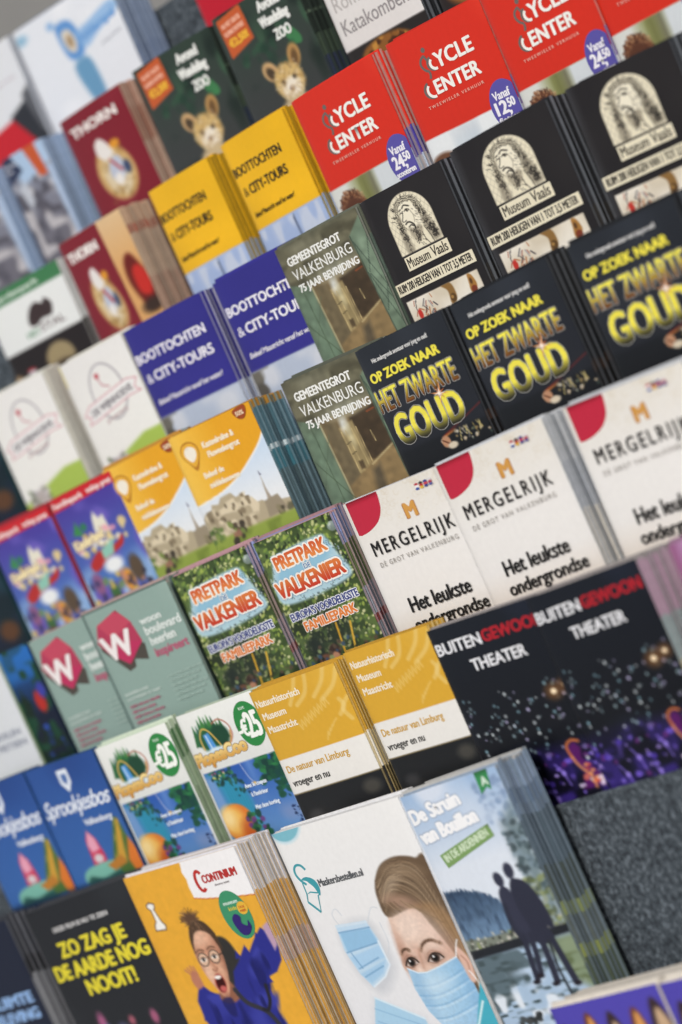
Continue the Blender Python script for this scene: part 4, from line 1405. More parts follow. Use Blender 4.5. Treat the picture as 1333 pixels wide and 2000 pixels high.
@design
def d_zoo():
    d = Design(116, '#2c3a31', vis=130, res=1.3, edge=[(0, '#2a332e'), (44, '#5a6a58'), (47, '#27302b'), (70, '#4a5a4a'), (95, '#39425a')], paper='#3a463e', back='#151a17')
    cv = d.cv
    cv.grad('#2f3e34', '#3a3d3c', 0, 110)
    cv.tint('#1f2a24', 22, 4, .55, .3)
    cv.tint('#3a5a42', 14, 8, .66, .15, 1.6, .7, m=np.clip(1 - abs(cv.Y - 55) / 40, 0, 1))
    cv.poly([(82, 50), (92, 48), (100, 62), (98, 70), (88, 66)], '#3f7a4c', 2, 1, True)
    cv.blobs(20, 18, 40, 90, 70, 2, 6, ['#284a36', '#2f5a3e', '#223c2e'], 12, 3, .6)
    # cub
    f = '#cdae70'
    cv.ell(48, 82, 9, 12, '#c7a272', 3, -25)
    cv.ell(48, 84, 5, 8, '#4a3c2c', 3, -25)
    cv.ell(83, 78, 8, 13, '#b58c55', 3, 12)
    cv.ell(83, 80, 4.4, 9, '#6a4f30', 3, 12)
    cv.ell(66, 100, 19, 20, f, 4)
    cv.ell(66, 109, 13, 13, '#ece3d2', 6)
    cv.ell(58, 99, 2.6, 3, '#2a2019', 2)
    cv.ell(74, 98, 2.6, 3, '#2a2019', 2)
    cv.ell(66, 108, 3.4, 2.6, '#6a4a40', 2)
    cv.line([(58, 88), (64, 80)], 1.6, '#8f7048', 2)
    cv.line([(74, 88), (70, 80)], 1.6, '#8f7048', 2)
    cv.blobs(50, 50, 82, 84, 118, 1, 2.4, ['#dcc79a', '#b08d58', '#e9dcc0'], 5, 1.5, .5)
    cv.ell(64, 128, 20, 12, '#c9b48e', 5)
    for k in range(170):
        r = random.Random(k)
        a, q = r.uniform(0, 6.28), r.uniform(.35, 1.12)
        x, y = 66 + 18 * q * math.cos(a), 101 + 19 * q * math.sin(a)
        cv.line([(x, y), (x + 2.6 * math.cos(a + r.uniform(-.5, .5)), y + 3 * math.sin(a))], .7, r.choice(['#e3cfa2', '#a5834e', '#8a6a3c', '#efe4cc', '#c29a5c']), 1, .55)
    cv.poly([(7, 5), (44, 0), (46, 40), (9, 49)], '#c25a2c', 1)
    d.text('NU MET GRATIS', 12, 16, 28, 5, '#eeb49a', .3, rot=5)
    d.text('KLEINE ENTREE', 12, 25, 29, 5, '#eeb49a', .3, rot=5)
    d.text('€2,50!', 14, 38, 27, 8, '#e8b33a', .8, rot=5)
    W = '#e4e6e2'
    d.text('Avond', 64, 20, 29, 11, W, .8)
    d.text('Wandeling', 60, 37, 38, 11, W, .8)
    d.text('ZOO', 72, 55.5, 21, 11, W, .8)
    return d.done()


@design
def d_estate():
    d = Design(92, '#e8e7e4', vis=128, res=1.3, edge=[(0, '#d3d2c8')], paper='#c9c9c0', back='#b4b4aa')
    cv = d.cv
    cv.grad('#e6e5e3', '#eeeee9', 0, 100)
    cv.rect(-2, -2, 3, 24, '#e2cf3e', 1.5)
    a = [(50 + 21 * math.cos(q), 46 + 30 * math.sin(q)) for q in np.linspace(0, 6.28, 40)]
    cv.line(a, 2.6, '#c4c1c4', 1.2)
    cv.line(a, .8, '#8f8c92', .8)
    cv.ell(44, 27, 3, 3, '#b8404e', 1.5)
    cv.line([(44, 30), (46, 38), (54, 42)], 1.4, '#b9737c', 1.2)
    cv.line([(36, 60), (44, 48), (60, 50)], 1, '#b0aeb4', 1)
    bn = [(8, 60), (18, 52), (76, 43), (88, 46), (82, 55), (88, 60), (74, 60), (22, 69), (10, 70), (16, 63)]
    cv.poly(bn, '#ecebea', 1.2)
    cv.line(bn + bn[:1], 1.3, '#cf949c', 1)
    cv.poly([(-2, 122), (40, 110), (70, 100), (94, 100), (94, 140), (-2, 140)], '#a4bf4e', 4, .95)
    cv.poly([(10, 118), (36, 108), (40, 130), (10, 132)], '#b9adb4', 4, .9)
    cv.blobs(16, 12, 110, 40, 126, 1.5, 3.5, ['#8a8490', '#c9c2c6', '#6f7a5a'], 4, 2)
    d.text('DE WIJNHOEVE', 20, 64, 60, 7, '#6f6a72', .35, rot=8)
    d.text('proeverij', 34, 76, 30, 4.5, '#b9a0a2', .2, rot=8)
    return d.done()


@design
def d_horse():
    d = Design(100, '#e4e7e6', vis=128, res=1.4, edge=[(0, '#dfe2e2'), (70, '#2b2624')], paper='#cfd2d2', back='#8a8a88')
    cv = d.cv
    cv.rect(-2, -2, 102, 17, '#3f7a4e', 1.5)
    cv.rect(-2, 72, 102, 140, '#231c1b', 1.5)
    cv.poly([(44, 44), (50, 34), (58, 30), (66, 34), (70, 30), (76, 38), (72, 50), (60, 50), (52, 54), (44, 52)], '#3a2c2c', 2, 1, True)
    cv.ell(62, 98, 17, 18, '#9c8c68', 4)
    cv.ell(62, 112, 14, 12, '#5c4c3c', 4)
    cv.rect(44, 102, 82, 107, '#4a3e30', 3)
    for k, cs in enumerate((('#b3303a', '#e6e6e8', '#2f58a8'), ('#2a2626', '#b8322c', '#d8b040'))):
        for j in range(3):
            cv.ell(24, 96 + k * 12 + j * 3.2, 5, 2, cs[j], 2)
    cv.ell(4, 110, 10, 14, '#b99a70', 5)
    d.text('Paardenpark', 10, 12, 62, 6, '#d6e4d8', .3)
    d.text('HET', 36, 64, 16, 7, '#7fa58c', .4)
    d.text('STAL', 54, 63, 30, 8, '#8a7f80', .4)
    return d.done()


@design
def d_heath():
    d = Design(68, '#7d7f8c', vis=128, res=1.4, edge=[(0, '#8fa5c4')], paper='#9fb2cc', back='#6a7a94')
    cv = d.cv
    cv.grad('#8d93a4', '#6c6a74', 20, 110)
    cv.tint('#54525c', 8, 4, .5, .25)
    cv.tint('#b9b6ba', 12, 7, .6, .2)
    cv.poly([(14, 0), (68, 0), (68, 26), (20, 40)], '#a9c2de', 4)
    cv.poly([(-2, -2), (16, -2), (28, 22), (-2, 34)], '#2a3350', 2)
    cv.poly([(38, -2), (56, -2), (60, 40), (48, 38)], '#c0562e', 2.5)
    cv.poly([(10, 40), (24, 34), (28, 60), (18, 70)], '#c4cad4', 5, .9)
    cv.poly([(60, 30), (72, 30), (72, 130), (64, 130)], '#a9bcd6', 4)
    d.text('Nationaal', 2, 12, 22, 4, '#c9cedb', .2)
    d.text('Park', 2, 19, 12, 4, '#c9cedb', .2)
    return d.done()


@design
def d_knight():
    d = Design(158, '#e1e5ec', vis=150, H=210, res=1.8, edge=[(0, '#8494ad'), (40, '#7b8ba6'), (90, '#6a7a98')], paper='#9aa8bf', back='#56657f')
    cv = d.cv
    cv.tint('#edeff3', 40, 3, .5, .5)
    cv.poly([(62, 26), (70, 20), (84, 22), (92, 34), (94, 60), (82, 70), (66, 62)], '#5f93cf', 5, 1, True)
    cv.poly([(68, 34), (80, 32), (86, 48), (80, 60), (70, 54)], '#dcd3c4', 4, 1, True)
    cv.ell(77, 46, 5, 8, '#a58b6a', 4)
    cv.poly([(88, 42), (112, 36), (150, 28), (158, 40), (120, 54), (96, 62)], '#8db5e0', 5, .9, True)
    cv.poly([(68, 78), (92, 72), (98, 100), (96, 130), (80, 130)], '#5a90b8', 6, .9, True)
    cv.ell(58, 18, 6, 5, '#8fb4dc', 4)
    cv.ell(10, 14, 10, 6, '#8fb8d2', 6)
    d.text('Ridderspel', 90, 55, 62, 10, '#6f9fd6', .8, rot=8)
    d.text('een dag vol avontuur', 118, 70, 34, 3, '#8a8f9a', .1, rot=8)
    return d.done()


@design
def d_plain_white():
    d = Design(155, '#dcdfe4', vis=150, res=2.5, edge=[(0, '#c9ced6')], paper='#c4c9d2', back='#aab0ba')
    cv = d.cv
    cv.poly([(60, 100), (158, 84), (158, 152), (40, 152)], '#c3202c', 3)
    cv.poly([(112, 88), (158, 70), (158, 140), (136, 128)], '#2e3036', 3)
    cv.poly([(140, 70), (158, 60), (158, 126), (150, 120)], '#5a5c62', 4)
    d.text('kasteel in bloei', 96, 50, 46, 4, '#b8a9b2', .1, rot=4)
    return d.done()


@design
def d_catacomb():
    d = Design(104, '#2a2624', vis=150, res=1.2, edge=[(0, '#2a2d31')], paper='#8a8f96', back='#16171a')
    cv = d.cv
    P = [(20, 118), (44, 110), (68, 112), (84, 124), (88, 150), (14, 150)]
    cv.poly(P, '#8a5a28', 4, 1, True)
    cv.tint('#c08a3c', 9, 3, .55, .2, m=cv.polym(P, 4))
    cv.tint('#4a2a14', 6, 5, .55, .2, m=cv.polym(P, 4))
    cv.rect(-2, -2, 106, 108, '#dedcda', 1)
    d.text('Romeinse', 9, 66, 70, 16, '#b4b0ae', .1)
    d.text('Katakomben', 9, 92, 84, 16, '#8d898a', .12)
    return d.done()


@design
def d_icon():
    d = Design(104, '#2b2320', vis=130, res=1.4, edge=[(0, '#2a2624')], paper='#8a8f96', back='#16171a')
    cv = d.cv
    cv.ell(40, 100, 30, 26, '#a5672c', 8)
    cv.tint('#d08c3c', 9, 3, .55, .2, m=cv.ellm(40, 100, 30, 26, 8))
    cv.rect(-2, -2, 106, 70, '#d9d4cc', 1)
    return d.done()


@design
def d_red_flyer():
    d = Design(100, '#c01a2e', vis=128, res=2, edge=[(0, '#b01828')], paper='#b8a0a4', back='#701018')
    d.text('Kermis', 14, 84, 62, 10, '#e6b8bc', .5, .2)
    return d.done()


@design
def d_forest():
    d = Design(100, '#12213a', vis=128, res=1.4, edge=[(0, '#14223a')], paper='#1c2c48', back='#0c1626')
    cv = d.cv
    cv.grad('#1f66b8', '#10182e', 0, 70)
    cv.tint('#0f2418', 14, 4, .5, .2)
    cv.rect(-2, -2, 102, 32, '#2b72c0', 8, .6)
    cv.tint('#16402c', 9, 9, .58, .15)
    cv.ell(88, 56, 6, 11, '#b32a22', 3)
    cv.ell(94, 46, 5, 8, '#3a3fa0', 4)
    cv.blobs(14, 70, 80, 100, 126, 1.5, 3.5, ['#2c4aa8', '#17305e', '#14342a'], 5, 2)
    cv.rect(-2, 110, 102, 130, '#10281c', 8)
    return d.done()


@design
def d_white_note():
    d = Design(100, '#d6dade', vis=128, res=2, edge=[(0, '#7f9a70')], paper='#b4c0b0', back='#6a8a5c')
    d.cv.mix(np.clip((d.cv.Y - 100) / 25, 0, 1) * .7, '#b9c4b4')
    d.text('WANDELEN', 40, 72, 52, 6, '#8d93a2', .4)
    d.text('EN FIETSEN', 42, 83, 52, 6, '#8d93a2', .4)
    return d.done()


@design
def d_navy():
    d = Design(113, '#232838', vis=150, res=1.8, edge=[(0, '#3c3f46'), (36, '#1b1c20'), (52, '#8a8c90')], paper='#7c7e84', back='#2c2e34', gloss=False)
    d.cv.ell(90, 108, 11, 12, '#d8c63a', 3)
    d.text('RUIMTE', 60, 70, 46, 9, '#8fb2e0', .7)
    d.text('BELEVING', 54, 84, 52, 9, '#8fb2e0', .7)
    return d.done()


def pets(seed):
    W = 77 if seed == 1 else 90
    d = Design(W, '#5148ac', vis=128, res=1.2, edge=[(0, '#d8d2c8')], paper='#dcd6cc', back='#c9c2b8', gloss=False)
    cv = d.cv
    r = random.Random(seed)
    for k in range(6):
        x = 8 + k * 16 + r.uniform(-2, 2)
        y = 14 + r.uniform(-3, 3)
        if k % 2 == 0:
            cv.poly([(x - 7, y + 30), (x - 4, y + 4), (x, y - 4), (x + 5, y + 6), (x + 8, y + 30)], '#3a2c30', 2, 1, True)
            cv.poly([(x - 3, y + 30), (x - 2, y + 10), (x + 1, y + 3), (x + 5, y + 12), (x + 6, y + 30)], '#c3a585', 2, 1, True)
        else:
            cv.poly([(x - 7, y + 30), (x - 4, y + 2), (x, y - 5), (x + 4, y + 4), (x + 7, y + 30)], '#6a3a24', 2, 1, True)
            cv.poly([(x - 5, y + 30), (x - 2, y + 4), (x + 1, y - 2), (x + 4, y + 10), (x + 6, y + 30)], '#d69a5a', 2, 1, True)
            cv.ell(x + 1, y + 18, 2.6, 7, '#f0e8dc', 2)
    return d.done()


@design
def d_pets_a(): return pets(1)


@design
def d_pets_b(): return pets(2)


@design
def d_magenta():
    d = Design(95, '#a47aa0', vis=128, res=3, edge=[(0, '#a8809c')], paper='#b493b0')
    d.cv.grad('#8a4a72', '#b48ab4', 0, 0, 0, 14)
    return d.done()


@design
def d_teal():
    d = Design(100, '#16333a', vis=128, res=2, edge=[(0, '#1a3a40')], paper='#284a4e', back='#10262c')
    cv = d.cv
    cv.grad('#183a44', '#141c30', 40, 120)
    cv.tint('#0e2028', 20, 3, .5, .3)
    cv.ell(80, 110, 14, 12, '#5a3a22', 8)
    return d.done()


# ------------------------------------------------------------------ ground, wall, stepped rack
def quad_obj(name, pts, mat, kind=None):
    o = link(name, np_mesh(name, pts, [(0, 1, 2, 3)]), [mat])
    if kind:
        o['kind'] = kind
    return o


quad_obj('ground', [(-20, -12, 0), (12, -12, 0), (12, 9, 0), (-20, 9, 0)], M_PAVE, 'structure')
bm = bmesh.new()
box_bm(bm, -16, 6, 4.2, 4.45, 0.004, 4.2)
me = bpy.data.meshes.new('wall')
bm.to_mesh(me)
bm.free()
wall = link('wall', me, [M_WALL])
wall['label'] = 'plain pale grey wall seen blurred behind the rack'
wall['category'] = 'wall'

ROW_D = [0.9237, 0.9582, 0.9926, 1.0277, 1.0652, 1.1046, 1.1455, 1.1865, 1.2275]
ROW_V = [-0.2463, -0.1187, -0.0367, 0.0442, 0.125, 0.2057, 0.2839, 0.3654, 0.4472]
DROP = 0.0
RX0, RX1 = -2.75, -1.25
rack = bpy.data.objects.new('display_rack', None)
S.collection.objects.link(rack)
rack.location = (-2.0, 1.2, 0)
rack['label'] = 'dark grey felt covered stepped rack that holds the rows of brochures'
rack['category'] = 'display rack'


def prism(name, prof, mat, x0, x1, bev=0):
    """profile in (v, n) rack coordinates swept along the row"""
    bm = bmesh.new()
    A = [bm.verts.new(rk(x0, v, n) - rack.location) for v, n in prof]
    B = [bm.verts.new(rk(x1, v, n) - rack.location) for v, n in prof]
    k = len(prof)
    bm.faces.new(A)
    bm.faces.new(B[::-1])
    for i in range(k):
        bm.faces.new((A[i], B[i], B[(i + 1) % k], A[(i + 1) % k]))
    bmesh.ops.recalc_face_normals(bm, faces=bm.faces[:])
    if bev:
        bmesh.ops.bevel(bm, geom=bm.edges[:], offset=bev, segments=3, affect='EDGES', profile=.6)
    me = bpy.data.meshes.new(name)
    bm.to_mesh(me)
    bm.free()
    return link(name, me, [mat], rack)


def shelf_v(r, depth):
    """height of the sloping pocket floor of row r, depth metres behind its front"""
    return ROW_V[r] - .2112 - DROP * depth


for r in range(9):
    dn = ROW_D[r]
    top = ROW_V[r] - .033
    b = .0262
    prism('back_panel', [(top, -dn - b), (top, -dn - b - .003), (shelf_v(r, b) - .012, -dn - b - .003), (shelf_v(r, b) - .012, -dn - b)], M_FELT, RX0, RX1, .0008)
    f = -.006
    prism('shelf', [(shelf_v(r, f), -dn - f), (shelf_v(r, b), -dn - b + .0005), (shelf_v(r, b) - .01, -dn - b + .0005), (shelf_v(r, f) - .01, -dn - f)], M_FELT, RX0, RX1)
prism('front_panel', [(ROW_V[0] - .1, -ROW_D[0] + .012), (ROW_V[0] - .1, -ROW_D[0] + .016), (ROW_V[0] - .25, -ROW_D[0] + .016), (ROW_V[0] - .25, -ROW_D[0] + .012)], M_FELT, RX0, RX1, .002)
for x in (RX0 + .05, RX1 - .05):
    for r in (0, 8):
        p = rk(x, ROW_V[r] - .24, -ROW_D[r] - .02)
        bm = bmesh.new()
        box_bm(bm, -.02, .02, -.02, .02, 0, p.z, .003)
        me = bpy.data.meshes.new('leg')
        bm.to_mesh(me)
        bm.free()
        lg = link('leg', me, [M_FELT], rack)
        lg.location = Vector((p.x, p.y, 0)) - rack.location


# ------------------------------------------------------------------ brochures
_cache = {}


def get_design(k):
    if k not in _cache:
        _cache[k] = DES[k]()
    return _cache[k]


def bow(W, A, C, q=.6, g=0):
    return lambda x: -A * 4 * x * (W - x) / W ** 2 + 1.1 * np.exp(-x / 2.2) + C * np.exp(-(W - x) / 9) - g * np.exp(-((x / W - q) / .09) ** 2)


def leaf_arrays(W, H, t, f, edge, layers):
    """sheets of paper: every layer (y0, y1, inset, colour or None) is a bowed slab W x H mm, colours follow the edge table"""
    xs = W * np.concatenate([[0, .01, .022, .04], np.linspace(.07, .94, 28), [.97, 1]])
    br = sorted({0, H} | {e[0] for e in edge if 0 < e[0] < H})
    VV, FF, CC = [], [], []
    for y0, y1, ins, col in layers:
        for k in range(len(br) - 1):
            za, zb = H - br[k], H - br[k + 1]
            if k == 0:
                za -= ins
            ec = hx([e[1] for e in edge if e[0] <= br[k] + 1e-6][-1])
            if col is None:
                c = lin(ec)
            elif isinstance(col, tuple):
                c = lin(ec * (1 - col[1]) + hx(col[0]) * col[1])
            else:
                c = lin(hx(col))
            base = sum(len(v) for v in VV)
            xx = np.minimum(xs, W - ins)
            n = len(xx)
            P = []
            for z in (za, zb):
                for yo in (y0, y1):
                    P.append(np.stack([xx - W / 2, f(xx) + yo, np.full(n, z)], 1))
            VV.append(np.concatenate(P))
            CC.append(np.tile(c, (4 * n, 1)))
            g = lambda q, i: base + q * n + i
            for i in range(n - 1):
                FF.append((g(0, i), g(2, i), g(2, i + 1), g(0, i + 1)))
                FF.append((g(1, i), g(1, i + 1), g(3, i + 1), g(3, i)))
                if k == 0:
                    FF.append((g(0, i), g(0, i + 1), g(1, i + 1), g(1, i)))
                if k == len(br) - 2:
                    FF.append((g(2, i), g(3, i), g(3, i + 1), g(2, i + 1)))
            FF.append((g(0, 0), g(1, 0), g(3, 0), g(2, 0)))
            FF.append((g(0, n - 1), g(2, n - 1), g(3, n - 1), g(1, n - 1)))
    return np.concatenate(VV) / 1000, FF, np.concatenate(CC)


def place(o, row, X, V, dn, rot, W, H, dx=0, dv=0, fan=0):
    R = Matrix.Rotation(-math.radians(rot), 4, 'Y')
    M = Matrix.Translation(rk(X, V, -dn)) @ BAS.to_4x4() @ R @ Matrix.Rotation(fan, 4, 'Z') @ Matrix.Translation((W / 2 + dx, 0, -H + dv))
    o.matrix_world = M


def stack(des, row, X, V, W, rot, SY, fwd, T, n, label, group, spare, seed, A=None, C=None):
    d = get_design(des)
    rn = random.Random(seed)
    dn = ROW_D[row] - fwd
    H = V - shelf_v(row, -fwd)
    Wm, Hm = W * 1000, H * 1000
    A = rn.uniform(.2, 1.0) if A is None else A
    C = rn.uniform(-.5, .7) if C is None else C
    f = bow(Wm, A, C, rn.uniform(.45, .8), rn.choice((0, 0, .07, .1)))
    tf = max(.8, min(1.8, T / max(n, 1) * .8))
    root = bpy.data.objects.new('brochure', None)
    S.collection.objects.link(root)
    root.empty_display_size = .02
    place(root, row, X, V, dn, rot, W, H)
    root['label'] = label
    root['category'] = 'brochure'
    root['group'] = group
    # paper block behind the cover
    edge = [(a * SY, c) for a, c in d.edge]
    lay = [(.07, .3, 0, None), (.3, tf - .3, .12, (d.paper, .6)), (tf - .3, tf, 0, (d.back or d.paper, .5))]
    Vv, Ff, Cc = leaf_arrays(Wm, Hm, tf, f, edge, lay)
    link('pages', np_mesh('pages', Vv, Ff, Cc), [M_EDGE], root)
    # printed cover
    mat = M_GLOSS if d.gloss else M_MATT
    sx = Wm / d.W
    parts = {}
    for part, v, F, c, z in d.els:
        parts.setdefault(part, []).append((v, F, c, z))
    cover = None
    for part in sorted(parts, key=lambda q: q != 'cover'):
        VV, FF, CC, b = [], [], [], 0
        for v, F, c, z in parts[part]:
            x = v[:, 0] * sx
            y = np.where(v[:, 1] >= d.H - .01, Hm, np.minimum(v[:, 1] * SY, Hm))
            VV.append(np.stack([(x - Wm / 2) / 1000, (f(np.clip(x, 0, Wm)) - z) / 1000, (Hm - y) / 1000], 1))
            FF += [tuple(i + b for i in q) for q in F]
            CC.append(c)
            b += len(v)
        me = np_mesh(part, np.concatenate(VV), FF, np.concatenate(CC), True)
        o = link(part, me, [mat], root if part == 'cover' else cover)
        if part == 'cover':
            cover = o
    # the copies behind it
    if n:
        t = (T - tf) / n
        me, tk = [], []
        for q in range(min(3, n)):
            e2 = [(a, np.clip(hx(c) * rn.uniform(.88, 1.08), 0, 1)) for a, c in edge]
            ts = t * (.9, .72, 1.02)[q]
            tk.append(ts)
            k = rn.uniform(.16, .36) * ts
            lay = [(0, k, 0, None), (k, ts - .26 * ts, rn.uniform(.08, .3), (np.clip(hx(d.paper) * rn.uniform(.88, 1.08), 0, 1), .8)), (ts - .26 * ts, ts, .05, (d.back or d.paper, .5))]
            Vv, Ff, Cc = leaf_arrays(Wm, Hm, ts, f, e2, lay)
            me.append(np_mesh('brochure', Vv, Ff, Cc))
            me[-1].materials.append(M_EDGE)
        fan = math.radians(rn.uniform(.1, .9))
        dep = tf + .1
        for k in range(n):
            q = k % len(me)
            o = bpy.data.objects.new('brochure', me[q])
            S.collection.objects.link(o)
            place(o, row, X, V, dn + dep / 1000, rot + rn.uniform(-.25, .25), W, H, rn.uniform(-.0007, .0013), rn.uniform(0, .0012) + (rn.uniform(0, .0025) if rn.random() < .3 else 0), fan * (k + 1) / n)
            if k == 0 and des == 'home' and row == 3 and fwd > 0:
                o.matrix_world = o.matrix_world @ Matrix.Translation((-.0075, 0, 0))   # one copy has slid out to the left
            dep += tk[q] + rn.uniform(.02, .16)
            o['label'] = spare
            o['category'] = 'brochure'
            o['group'] = 'spares, ' + spare.split(' behind ')[-1]
    return root


G_CYC, G_REL, G_GOLD, G_MARL = 'red bicycle hire brochures', 'black brochures with an arch emblem', 'black brochures with yellow block lettering', 'cream brochures with a crimson corner'
G_CAVE, G_BLUE, G_YEL, G_CAS = 'olive brochures with a tunnel photo', 'indigo boat trip brochures', 'yellow boat trip brochures', 'amber brochures with a ruin photo'
G_FAIR, G_HOME, G_PARK, G_NAT = 'purple fairground brochures', 'sage green brochures with a red hexagon', 'leafy amusement park brochures', 'ochre and white nature brochures'
G_THE, G_COO, G_SPR, G_MAR = 'black theatre brochures', 'white brochures with a green price oval', 'blue fairy tale brochures', 'maroon brochures with a gold crest'
G_ZOO, G_WHI, G_EST, G_PHO, G_PET = 'dark green brochures with a lion cub', 'large white brochures', 'white brochures with an oval outline logo', 'grey landscape brochures', 'purple leaflets with animal heads'

